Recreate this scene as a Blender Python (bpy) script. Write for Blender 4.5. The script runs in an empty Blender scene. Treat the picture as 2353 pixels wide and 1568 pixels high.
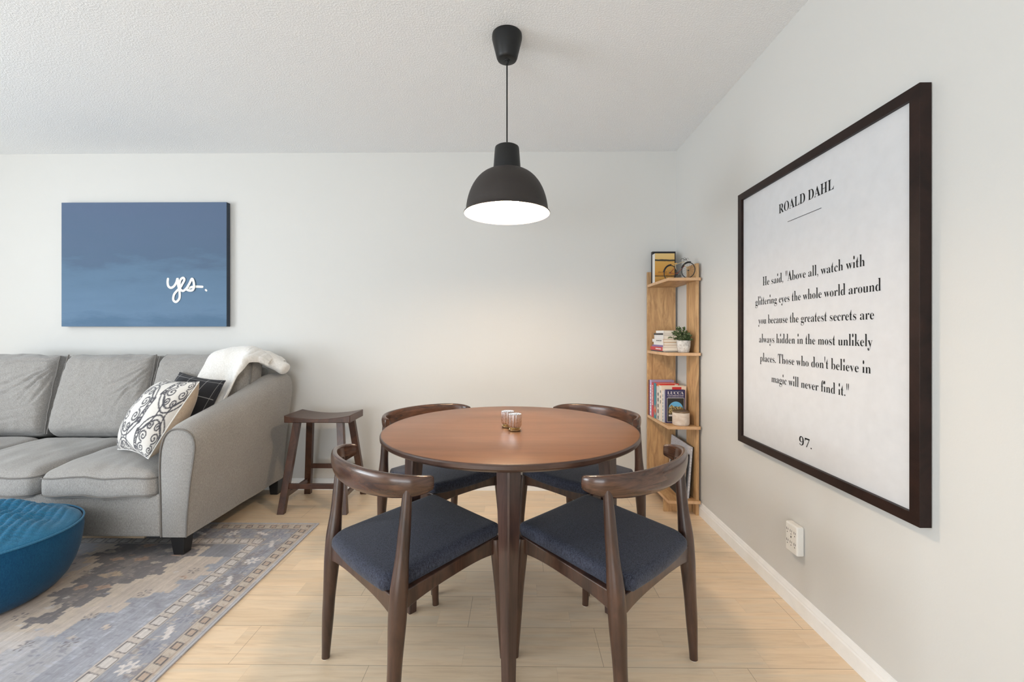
import bpy, bmesh, math, random
import numpy as np
from math import sin, cos, pi, radians, sqrt, atan2
from mathutils import Vector, Matrix, noise as mnoise

C = bpy.context.scene.collection
random.seed(7)

# ---------------------------------------------------------------- camera, world, big lights, exposure
cam_d = bpy.data.cameras.new('camera')
cam_d.sensor_width = 36.0
cam_d.lens = 36.0 * 1000.0 / 2353.0
cam_d.shift_y = -17.0 / 2353.0
cam_d.clip_start = 0.02
cam = bpy.data.objects.new('camera', cam_d)
C.objects.link(cam)
cam.location = (0, 0, 1.129)
cam.rotation_euler = (pi / 2, 0, math.atan(10.5 / 1000))
bpy.context.scene.camera = cam

world = bpy.data.worlds.new('daylight')
bpy.context.scene.world = world
world.use_nodes = True
world.node_tree.nodes['Background'].inputs['Color'].default_value = (0.86, 0.93, 1.0, 1)
world.node_tree.nodes['Background'].inputs['Strength'].default_value = 1.0

def area(name, loc, rot, sx, sy, power, col):
    l = bpy.data.lights.new(name, 'AREA'); l.shape = 'RECTANGLE'; l.size = sx; l.size_y = sy
    l.energy = power; l.color = col
    o = bpy.data.objects.new(name, l); C.objects.link(o); o.location = loc; o.rotation_euler = rot
    return o
DAY = (0.86, 0.935, 1.0)
area('window_daylight', (-5.05, -.15, 1.35), (0, radians(-90), 0), 1.5, 2.3, 95, DAY)
area('patio_daylight', (-2.0, -3.05, 1.15), (radians(90), 0, 0), 3.6, 2.0, 36, DAY)
# added fill lamps outside door and window, tilted up to brighten the ceiling
area('door_ceiling_fill', (-2.0, -3.25, 0.5), (radians(128), 0, 0), 3.6, 1.0, 56, (0.92, 0.965, 1.0))
area('window_ceiling_fill', (-5.25, -.15, 0.75), (0, radians(-128), 0), 0.9, 2.3, 48, (0.92, 0.965, 1.0))

vs = bpy.context.scene.view_settings
vs.view_transform = 'Standard'; vs.look = 'None'; vs.gamma = 1.0; vs.use_curve_mapping = False
vs.exposure = 0.13
bpy.context.scene.cycles.diffuse_bounces = 6
bpy.context.scene.cycles.max_bounces = 10

# ---------------------------------------------------------------- materials
class N:
    """small node helper"""
    def __init__(s, name, rough=0.5, spec=0.5, color=(0.8, 0.8, 0.8), metal=0.0):
        s.m = bpy.data.materials.new(name); s.m.use_nodes = True
        s.t = s.m.node_tree; s.b = s.t.nodes['Principled BSDF']
        s.b.inputs['Roughness'].default_value = rough
        s.b.inputs['Specular IOR Level'].default_value = spec
        s.b.inputs['Metallic'].default_value = metal
        s.b.inputs['Base Color'].default_value = (*color, 1)
    def n(s, typ, **kw):
        x = s.t.nodes.new(typ)
        for k, v in kw.items():
            if k.startswith('i_'):
                x.inputs[k[2:].replace('_', ' ')].default_value = v
            else: setattr(x, k, v)
        return x
    def l(s, a, b): s.t.links.new(a, b)
    def coord(s, scale=(1, 1, 1), kind='Object', rot=(0, 0, 0)):
        c = s.n('ShaderNodeTexCoord'); m = s.n('ShaderNodeMapping')
        m.inputs['Scale'].default_value = scale; m.inputs['Rotation'].default_value = rot
        if abs(scale[0]) != 1 or scale[1] != 1: m.inputs['Location'].default_value = (13.37, 7.71, 5.93)
        s.l(c.outputs[kind], m.inputs['Vector']); return m.outputs['Vector']
    def noise(s, vec, scale, detail=4, rough=0.5, dist=0.0):
        x = s.n('ShaderNodeTexNoise'); x.inputs['Scale'].default_value = scale
        x.inputs['Detail'].default_value = detail; x.inputs['Roughness'].default_value = rough
        x.inputs['Distortion'].default_value = dist
        s.l(vec, x.inputs['Vector']); return x.outputs['Fac']
    def ramp(s, fac, stops):
        r = s.n('ShaderNodeValToRGB'); e = r.color_ramp.elements
        while len(e) < len(stops): e.new(0.5)
        for k, (p, c) in enumerate(stops):
            e[k].position = p; e[k].color = (*c, 1)
        s.l(fac, r.inputs['Fac']); return r.outputs['Color']
    def mix(s, a, b, fac, mode='MIX'):
        m = s.n('ShaderNodeMix', data_type='RGBA', blend_type=mode)
        for sock, v in ((m.inputs[0], fac), (m.inputs[6], a), (m.inputs[7], b)):
            if hasattr(v, 'is_output'): s.l(v, sock)
            elif isinstance(v, tuple): sock.default_value = (*v, 1)
            else: sock.default_value = v
        return m.outputs[2]
    def math(s, op, a, b=None):
        m = s.n('ShaderNodeMath', operation=op)
        for sock, v in ((m.inputs[0], a), (m.inputs[1], b)):
            if v is None: continue
            if hasattr(v, 'is_output'): s.l(v, sock)
            else: sock.default_value = v
        return m.outputs[0]
    def color(s, c): s.l(c, s.b.inputs['Base Color'])
    def bump(s, h, strength=0.2, dist=0.01):
        b = s.n('ShaderNodeBump'); b.inputs['Strength'].default_value = strength
        b.inputs['Distance'].default_value = dist
        s.l(h, b.inputs['Height']); s.l(b.outputs['Normal'], s.b.inputs['Normal'])

def plain(name, color, rough=0.5, metal=0.0, spec=0.5, var=0.0):
    m = N(name, rough, spec, color, metal)
    f = m.noise(m.coord(), 25, 3)
    v = max(var, 0.06)
    m.color(m.mix(tuple(c * (1 - v) for c in color), tuple(min(1, c * (1 + v)) for c in color), f))
    return m.m

def mat_wall(name, col):
    m = N(name, 0.62, 0.35, col)
    v = m.coord()
    f = m.noise(v, 3, 3)
    m.color(m.mix(tuple(c * 0.985 for c in col), col, f))
    m.bump(m.noise(v, 140, 3), 0.12, 0.002)
    return m.m
def mat_ceiling():
    m = N('popcorn_ceiling', 0.9, 0.1, (0.88, 0.88, 0.87))
    v = m.coord()
    a = m.noise(v, 125, 4, 0.65)
    h = m.ramp(a, [(0.42, (0, 0, 0)), (0.62, (1, 1, 1))])
    m.color(m.mix((0.835, 0.86, 0.885), (0.875, 0.90, 0.925), h))
    m.bump(h, 0.45, 0.005)
    return m.m
def mat_floor():
    m = N('maple_laminate', 0.33, 0.45)
    c = m.n('ShaderNodeTexCoord'); sp = m.n('ShaderNodeSeparateXYZ'); m.l(c.outputs['Object'], sp.inputs[0])
    P = 0.196
    yy = m.math('DIVIDE', m.math('SUBTRACT', sp.outputs[1], 1.474 - 10 * P), P)
    row = m.math('FLOOR', yy)
    fy = m.math('FRACT', yy)
    off = m.math('FRACT', m.math('MULTIPLY', row, 0.377))
    xx = m.math('ADD', m.math('DIVIDE', sp.outputs[0], 1.28), off)
    col = m.math('FLOOR', xx); fx = m.math('FRACT', xx)
    # strips: two per plank, staggered
    hy = m.math('MULTIPLY', yy, 2.0); hrow = m.math('FLOOR', hy); hfy = m.math('FRACT', hy)
    hx = m.math('ADD', m.math('DIVIDE', sp.outputs[0], 0.52), m.math('FRACT', m.math('MULTIPLY', hrow, 0.618)))
    hcol = m.math('FLOOR', hx); hfx = m.math('FRACT', hx)
    cmb = m.n('ShaderNodeCombineXYZ'); m.l(hrow, cmb.inputs[0]); m.l(hcol, cmb.inputs[1]); m.l(row, cmb.inputs[2])
    wn = m.n('ShaderNodeTexWhiteNoise', noise_dimensions='3D'); m.l(cmb.outputs[0], wn.inputs['Vector'])
    # grain along x
    mp = m.n('ShaderNodeMapping'); mp.inputs['Scale'].default_value = (1.3, 16, 1)
    av = m.n('ShaderNodeVectorMath', operation='ADD'); m.l(c.outputs['Object'], av.inputs[0]); m.l(wn.outputs['Color'], av.inputs[1])
    m.l(av.outputs[0], mp.inputs['Vector'])
    g = m.noise(mp.outputs[0], 4.5, 6, 0.6, 0.6)
    g2 = m.noise(mp.outputs[0], 1.1, 3, 0.5, 1.2)
    base = m.ramp(g, [(0.25, (0.68, 0.52, 0.36)), (0.5, (0.80, 0.635, 0.45)), (0.75, (0.85, 0.69, 0.51))])
    base = m.mix(base, (0.70, 0.61, 0.48), m.math('MULTIPLY', m.ramp(g2, [(0.45, (0, 0, 0)), (0.7, (1, 1, 1))]), 0.55))
    tint = m.mix((0.93, 0.92, 0.90), (1.04, 1.03, 1.02), wn.outputs['Value'])
    base = m.mix(base, tint, 1.0, 'MULTIPLY')
    seam = m.math('MAXIMUM', m.math('LESS_THAN', fy, 0.009), m.math('LESS_THAN', fx, 0.0014))
    hs = m.math('MAXIMUM', m.math('LESS_THAN', hfy, 0.014), m.math('LESS_THAN', hfx, 0.003))
    base = m.mix(base, (0.42, 0.30, 0.19), m.math('MULTIPLY', hs, 0.22))
    base = m.mix(base, (0.22, 0.13, 0.07), m.math('MULTIPLY', seam, 0.65))
    m.color(base)
    m.bump(m.math('SUBTRACT', m.math('MULTIPLY', g, 0.15), seam), 0.12, 0.002)
    return m.m
def mat_wood(name, dark, light, rough=0.3, scale=(1, 1, 1), s=6.0, coat=0.0, lo=0.3, hi=0.7, dist=1.4, spec=0.5, bump=0.05):
    m = N(name, rough, spec)
    v = m.coord(scale)
    g = m.noise(v, s, 7, 0.62, dist)
    g2 = m.noise(v, s * 6, 3, 0.5)
    c = m.ramp(g, [(lo, dark), (hi, light)])
    c = m.mix(c, m.mix((0.8, 0.8, 0.8), (1.1, 1.1, 1.1), g2), 0.6, 'MULTIPLY')
    m.color(c)
    m.b.inputs['Coat Weight'].default_value = coat
    m.b.inputs['Coat Roughness'].default_value = 0.15
    if bump: m.bump(g2, bump, 0.001)
    return m.m
def mat_fabric(name, a, b, s=420, bump=0.35, sheen=0.25, aniso=(1, 1, 1), rough=0.92):
    m = N(name, rough, 0.15)
    v = m.coord(aniso)
    f = m.noise(v, s, 2, 0.7)
    f2 = m.noise(m.coord(), 9, 3)
    w = m.noise(m.coord((1, 1, 0.25)), s * 0.8, 2, 0.7)
    mx = m.math('ADD', m.math('MULTIPLY', f, 0.55), m.math('MULTIPLY', w, 0.45))
    c = m.ramp(mx, [(0.36, a), (0.64, b)])
    c = m.mix(c, m.mix((0.90, 0.90, 0.90), (1.05, 1.05, 1.05), f2), 1.0, 'MULTIPLY')
    m.color(c)
    m.b.inputs['Sheen Weight'].default_value = sheen
    m.bump(mx, bump, 0.003)
    return m.m
def mat_vcol(name, rough=0.95, s=300, bump=0.3, noise_mul=0.2, aniso=(1, 1, 1), sheen=0.1):
    m = N(name, rough, 0.15)
    a = m.n('ShaderNodeVertexColor'); a.layer_name = 'Col'
    v = m.coord(aniso)
    f = m.noise(v, s, 4, 0.7)
    k = noise_mul
    m.color(m.mix(a.outputs['Color'], m.mix((1 - k,) * 3, (1 + k,) * 3, f), 1.0, 'MULTIPLY'))
    m.b.inputs['Sheen Weight'].default_value = sheen
    m.bump(f, bump, 0.002)
    return m.m

M = {}
M['wall'] = mat_wall('wall_paint', (0.615, 0.615, 0.598))
M['trim'] = plain('trim_paint', (0.84, 0.84, 0.83), 0.35)
M['ceiling'] = mat_ceiling()
M['floor'] = mat_floor()
M['walnut'] = mat_wood('walnut_stain', (0.020, 0.009, 0.006), (0.088, 0.040, 0.024), 0.32, (3, 3, 0.5), 7, 0.25)
M['walnut_bow'] = mat_wood('walnut_bow_stain', (0.026, 0.012, 0.008), (0.120, 0.054, 0.030), 0.25, (1.5, 1.5, 8), 5, 0.3, bump=0.0)
M['table_top'] = mat_wood('table_veneer', (0.138, 0.062, 0.028), (0.225, 0.104, 0.050), 0.33, (1.0, 7.0, 1), 1.9, 0.0, 0.28, 0.70, 0.25, 0.3, 0.0)
M['table_edge'] = mat_wood('table_edge_stain', (0.030, 0.014, 0.009), (0.085, 0.040, 0.025), 0.35, (1, 1, 5), 6, 0.15)
M['stool'] = mat_wood('mahogany_stain', (0.030, 0.012, 0.007), (0.095, 0.037, 0.019), 0.33, (1.5, 6, 1), 6, 0.15)
M['oak'] = mat_wood('light_oak', (0.27, 0.135, 0.055), (0.62, 0.39, 0.19), 0.5, (4, 4, 0.7), 4.5, 0.0, 0.22, 0.62, 2.2)
M['oak_edge'] = mat_wood('oak_edge_banding', (0.55, 0.33, 0.17), (0.68, 0.44, 0.26), 0.5, (1, 1, 1), 9, 0.0)
M['seat_fabric'] = mat_fabric('blue_grey_tweed', (0.013, 0.0145, 0.023), (0.066, 0.073, 0.106), 330, 0.45, 0.12, (1, 1, 1), 0.75)
M['sofa_fabric'] = mat_fabric('greige_weave', (0.205, 0.196, 0.186), (0.41, 0.397, 0.380), 430, 0.5, 0.3)
M['piping'] = plain('sofa_piping', (0.17, 0.16, 0.15), 0.9)
M['black_leg'] = plain('black_lacquer', (0.012, 0.012, 0.013), 0.4)
M['under'] = plain('sofa_underside', (0.08, 0.075, 0.07), 0.9)
M['pine'] = mat_wood('pine_slat', (0.45, 0.34, 0.22), (0.6, 0.47, 0.32), 0.6, (0.5, 3, 3), 5)
M['throw'] = mat_fabric('white_fleece', (0.74, 0.73, 0.70), (0.88, 0.87, 0.85), 160, 0.7, 0.5)
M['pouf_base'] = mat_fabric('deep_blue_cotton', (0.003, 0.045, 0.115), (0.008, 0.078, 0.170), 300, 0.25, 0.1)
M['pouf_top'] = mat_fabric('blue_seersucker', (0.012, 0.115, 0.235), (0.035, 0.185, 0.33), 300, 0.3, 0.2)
M['black_plastic'] = plain('matte_black_plastic', (0.010, 0.0105, 0.011), 0.42, spec=0.35)
M['shade_out'] = plain('charcoal_lamp_enamel', (0.030, 0.025, 0.023), 0.55, spec=0.35)
M['shade_in'] = plain('white_lamp_enamel', (0.86, 0.84, 0.80), 0.5)
M['chrome'] = plain('chrome', (0.7, 0.7, 0.7), 0.2, 1.0)
M['white_plastic'] = plain('white_plastic', (0.80, 0.79, 0.76), 0.35)
M['dark_slot'] = plain('dark_slot', (0.01, 0.01, 0.01), 0.6)
M['frame'] = mat_wood('ebony_frame', (0.010, 0.005, 0.004), (0.026, 0.012, 0.009), 0.42, (1, 1, 1), 8, 0.0, spec=0.22)
M['poster'] = plain('poster_paper', (0.60, 0.61, 0.63), 0.4, spec=0.3)
M['ink'] = plain('black_ink', (0.010, 0.010, 0.010), 0.8, spec=0.15)
M['paper'] = plain('page_paper', (0.78, 0.72, 0.62), 0.85)
M['white_paint'] = plain('white_script_paint', (0.85, 0.84, 0.78), 0.6)
M['beige'] = mat_fabric('cushion_back_linen', (0.40, 0.31, 0.23), (0.52, 0.42, 0.32), 300, 0.3)

def emis(name, col, st):
    m = N(name, 0.4, 0.5, (0.9, 0.9, 0.9))
    m.b.inputs['Emission Color'].default_value = (*col, 1); m.b.inputs['Emission Strength'].default_value = st
    return m.m
M['bulb'] = emis('glowing_bulb', (1.0, 0.75, 0.51), 235.0)

# ---------------------------------------------------------------- object helpers
def link(name, me, mat=None, parent=None, smooth=False, loc=None):
    o = bpy.data.objects.new(name, me); C.objects.link(o)
    if mat is not None:
        for mm in (mat if isinstance(mat, (list, tuple)) else [mat]): me.materials.append(mm)
    if parent is not None: o.parent = parent
    if loc is not None: o.location = loc
    if smooth:
        for p in me.polygons: p.use_smooth = True
    return o
def mesh(name, vs_, fs, mat=None, parent=None, smooth=False, loc=None):
    me = bpy.data.meshes.new(name); me.from_pydata([tuple(v) for v in vs_], [], [tuple(f) for f in fs]); me.update()
    return link(name, me, mat, parent, smooth, loc)
def frombm(name, bm, mat=None, parent=None, smooth=False, loc=None):
    bmesh.ops.recalc_face_normals(bm, faces=bm.faces)
    me = bpy.data.meshes.new(name); bm.to_mesh(me); bm.free()
    return link(name, me, mat, parent, smooth, loc)
def autosmooth(o, ang=35):
    for p in o.data.polygons: p.use_smooth = True
    o.data.set_sharp_from_angle(angle=radians(ang))
    return o
def bev(o, w=0.002, seg=2):
    m = o.modifiers.new('bevel', 'BEVEL'); m.width = w; m.segments = seg; m.limit_method = 'ANGLE'; m.angle_limit = radians(40)
    return o
def box(bm, x0, x1, y0, y1, z0, z1):
    v = [bm.verts.new(p) for p in ((x0,y0,z0),(x1,y0,z0),(x1,y1,z0),(x0,y1,z0),(x0,y0,z1),(x1,y0,z1),(x1,y1,z1),(x0,y1,z1))]
    for f in ((0,3,2,1),(4,5,6,7),(0,1,5,4),(1,2,6,5),(2,3,7,6),(3,0,4,7)): bm.faces.new([v[i] for i in f])
    return v
def boxo(name, dims, mat, parent=None, b=0.0, loc=None):
    bm = bmesh.new(); box(bm, *dims); o = frombm(name, bm, mat, parent, False, loc)
    if b: bev(o, b)
    return o
def prism(bm, quad0, quad1):
    a = [bm.verts.new(p) for p in quad0]; b = [bm.verts.new(p) for p in quad1]; n = len(a)
    bm.faces.new(a[::-1]); bm.faces.new(b)
    for i in range(n): bm.faces.new((a[i], a[(i+1) % n], b[(i+1) % n], b[i]))
def lathe(name, prof, mat, parent=None, seg=48, loc=None, smooth=True, close=False, fn=None, ang=35):
    vs_, fs = [], []
    n = len(prof)
    for k in range(seg):
        a = 2 * pi * k / seg
        for i, (r, z) in enumerate(prof):
            rr = r if fn is None else r * fn(a, z)
            vs_.append((rr * cos(a), rr * sin(a), z))
    for k in range(seg):
        k2 = (k + 1) % seg
        for i in range(n - 1 + (1 if close else 0)):
            j = (i + 1) % n
            fs.append((k * n + i, k2 * n + i, k2 * n + j, k * n + j))
    me = bpy.data.meshes.new(name); me.from_pydata(vs_, [], fs)
    bm = bmesh.new(); bm.from_mesh(me); bmesh.ops.remove_doubles(bm, verts=bm.verts, dist=1e-5)
    bmesh.ops.recalc_face_normals(bm, faces=bm.faces)
    bm.to_mesh(me); bm.free()
    o = link(name, me, mat, parent, smooth, loc)
    if smooth: autosmooth(o, ang)
    return o
def tube_bm(bm, pts, rad, seg=8, cap=True, closed=False):
    """rad: float | list of floats | list of (a,b) with up vectors via section()"""
    pts = [Vector(p) for p in pts]; n = len(pts)
    if not isinstance(rad, (list, tuple)): rad = [rad] * n
    rings = []; up = None
    for i, p in enumerate(pts):
        if closed: t = (pts[(i+1) % n] - pts[i-1]).normalized()
        else: t = (pts[min(i+1, n-1)] - pts[max(i-1, 0)]).normalized()
        if up is None:
            up = Vector((0, 0, 1)) if abs(t.z) < 0.9 else Vector((0, 1, 0))
        up = (up - t * up.dot(t)).normalized(); s = t.cross(up)
        rings.append([bm.verts.new(p + (s * cos(2*pi*k/seg) + up * sin(2*pi*k/seg)) * rad[i]) for k in range(seg)])
    m = n if closed else n - 1
    for i in range(m):
        a, b = rings[i], rings[(i+1) % n]
        for k in range(seg): bm.faces.new((a[k], a[(k+1) % seg], b[(k+1) % seg], b[k]))
    if cap and not closed:
        bm.faces.new(rings[0][::-1]); bm.faces.new(rings[-1])
def tube(name, pts, rad, mat, parent=None, seg=8, closed=False):
    bm = bmesh.new(); tube_bm(bm, pts, rad, seg, True, closed)
    return autosmooth(frombm(name, bm, mat, parent), 50)
def spline(pts, per=8, closed=False):
    P = [Vector(p) for p in pts]; n = len(P); out = []
    rng = n if closed else n - 1
    for i in range(rng):
        p0 = P[(i-1) % n] if (closed or i > 0) else P[0]; p1 = P[i]; p2 = P[(i+1) % n]
        p3 = P[(i+2) % n] if (closed or i + 2 < n) else P[-1]
        for k in range(per):
            t = k / per
            out.append(0.5 * ((2*p1) + (p2-p0)*t + (2*p0-5*p1+4*p2-p3)*t*t + (3*p1-p0-3*p2+p3)*t**3))
    if not closed: out.append(P[-1])
    return out
def loft(bm, rings, cap=True):
    R = [[bm.verts.new(p) for p in r] for r in rings]
    n = len(R[0])
    for a, b in zip(R, R[1:]):
        for k in range(n): bm.faces.new((a[k], a[(k+1) % n], b[(k+1) % n], b[k]))
    if cap: bm.faces.new(R[0][::-1]); bm.faces.new(R[-1])
def softbox(name, a, b, c, r, mat, parent=None, fn=None, res=0.02, loc=None):
    """rounded closed box of half sizes a,b,c; fn(p, u, v, w) -> displaced position"""
    nx, ny, nz = (max(4, int(2*h / res)) for h in (a, b, c))
    bm = bmesh.new(); cache = {}
    def vert(i, j, k):
        key = (i, j, k)
        if key in cache: return cache[key]
        u, v, w = -1 + 2*i/nx, -1 + 2*j/ny, -1 + 2*k/nz
        p = Vector((u*a, v*b, w*c))
        q = Vector((max(-a+r, min(a-r, p.x)), max(-b+r, min(b-r, p.y)), max(-c+r, min(c-r, p.z))))
        d = p - q
        if d.length > 1e-9: p = q + d.normalized() * r
        if fn: p = Vector(fn(p, u, v, w))
        cache[key] = bm.verts.new(p); return cache[key]
    for i in range(nx):
        for j in range(ny):
            for k in (0, nz):
                f = [vert(i,j,k), vert(i+1,j,k), vert(i+1,j+1,k), vert(i,j+1,k)]; bm.faces.new(f)
    for i in range(nx):
        for k in range(nz):
            for j in (0, ny): bm.faces.new([vert(i,j,k), vert(i+1,j,k), vert(i+1,j,k+1), vert(i,j,k+1)])
    for j in range(ny):
        for k in range(nz):
            for i in (0, nx): bm.faces.new([vert(i,j,k), vert(i,j+1,k), vert(i,j+1,k+1), vert(i,j,k+1)])
    return frombm(name, bm, mat, parent, True, loc)
def thing(name, label, cat, loc=(0, 0, 0), rotz=0.0, group=None):
    o = bpy.data.objects.new(name, None); C.objects.link(o); o.empty_display_size = 0.05
    o.location = loc; o.rotation_euler = (0, 0, rotz)
    o['label'] = label; o['category'] = cat
    if group: o['group'] = group
    return o
def tag(o, label, cat, group=None):
    o['label'] = label; o['category'] = cat
    if group: o['group'] = group
    return o
def struct(o): o['kind'] = 'structure'; return o
def dup(root, loc, rotz, label, sx=1.0):
    r = root.copy(); C.objects.link(r); r.location = loc; r.rotation_euler = (0, 0, rotz); r['label'] = label
    for ch in list(root.children):
        c = ch.copy(); C.objects.link(c); c.parent = r
        for g in list(ch.children):
            d = g.copy(); C.objects.link(d); d.parent = c
    return r
def sgn(x): return -1 if x < 0 else 1
def nz3(x, y, z, s=1.0): return mnoise.noise(Vector((x*s, y*s, z*s)))
def serif(s):
    o = ''
    for c in s:
        if 'A' <= c <= 'Z': o += chr(0x1D400 + ord(c) - 65)
        elif 'a' <= c <= 'z': o += chr(0x1D41A + ord(c) - 97)
        elif '0' <= c <= '9': o += chr(0x1D7CE + ord(c) - 48)
        else: o += c
    return o
def text_geo(s, offset=0.0, spacing=1.0):
    cu = bpy.data.curves.new('type', 'FONT'); cu.body = s; cu.offset = offset; cu.resolution_u = 4; cu.space_character = spacing
    ob = bpy.data.objects.new('type', cu); C.objects.link(ob)
    bpy.context.view_layer.update()
    me = bpy.data.meshes.new_from_object(ob.evaluated_get(bpy.context.evaluated_depsgraph_get()))
    V = [tuple(v.co) for v in me.vertices]; F = [tuple(p.vertices) for p in me.polygons]
    bpy.data.objects.remove(ob); bpy.data.curves.remove(cu); bpy.data.meshes.remove(me)
    return V, F

# ---------------------------------------------------------------- room shell
XR, YB, ZC = 1.147, 3.14, 2.44
XL, YF = -5.0, -3.0
struct(boxo('floor', (XL-.1, XR+.1, YF-.1, YB+.1, -0.1, 0.0), M['floor']))
struct(boxo('ceiling', (XL-.1, XR+.1, YF-.1, YB+.1, ZC, ZC+0.1), M['ceiling']))
struct(boxo('wall_back', (XL-.1, XR+.1, YB, YB+0.1, 0, ZC), M['wall']))
struct(boxo('wall_right', (XR, XR+0.1, YF-.1, YB+.05, 0, ZC), M['wall']))
def wall_with_hole(name, axis, at, lo, hi, a0, a1, z0, z1):
    bm = bmesh.new()
    segs = [(lo, a0, 0, ZC), (a1, hi, 0, ZC), (a0, a1, z1, ZC)] + ([(a0, a1, 0, z0)] if z0 > 0 else [])
    for (p, q, zz0, zz1) in segs:
        if axis == 'x': box(bm, at-0.1, at, p, q, zz0, zz1)
        else: box(bm, p, q, at-0.1, at, zz0, zz1)
    return struct(frombm(name, bm, M['wall']))
wall_with_hole('wall_left', 'x', XL, YF, YB, -1.35, 1.05, 0.55, 2.15)
wall_with_hole('wall_front', 'y', YF, XL, XR, -3.9, -0.1, 0.0, 2.15)
bm = bmesh.new()
for y in (-1.35, -.17, 1.01): box(bm, XL-.08, XL-.03, y, y+0.04, 0.55, 2.15)
for z in (0.55, 2.11): box(bm, XL-.08, XL-.03, -1.35, 1.05, z, z+0.04)
struct(frombm('window_1', bm, M['trim']))
bm = bmesh.new()
for x in (-3.9, -2.03, -0.15): box(bm, x, x+0.05, YF-.08, YF-.03, 0, 2.15)
for z in (0.0, 2.10): box(bm, -3.9, -0.1, YF-.08, YF-.03, z, z+0.05)
struct(frombm('door_1', bm, M['trim']))
def baseboard(name, pts_fn, a0, a1):
    prof = [(0, 0), (0.014, 0), (0.014, 0.052), (0.011, 0.058), (0.011, 0.062), (0.007, 0.070), (0.004, 0.077), (0, 0.080)]
    bm = bmesh.new(); prism(bm, [pts_fn(a0, d, z) for d, z in prof], [pts_fn(a1, d, z) for d, z in prof])
    return struct(frombm(name, bm, M['trim']))
baseboard('baseboard_back', lambda a, d, z: (a, YB - d, z), XL, XR)
baseboard('baseboard_right', lambda a, d, z: (XR - d, a, z), YF, YB)

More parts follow.
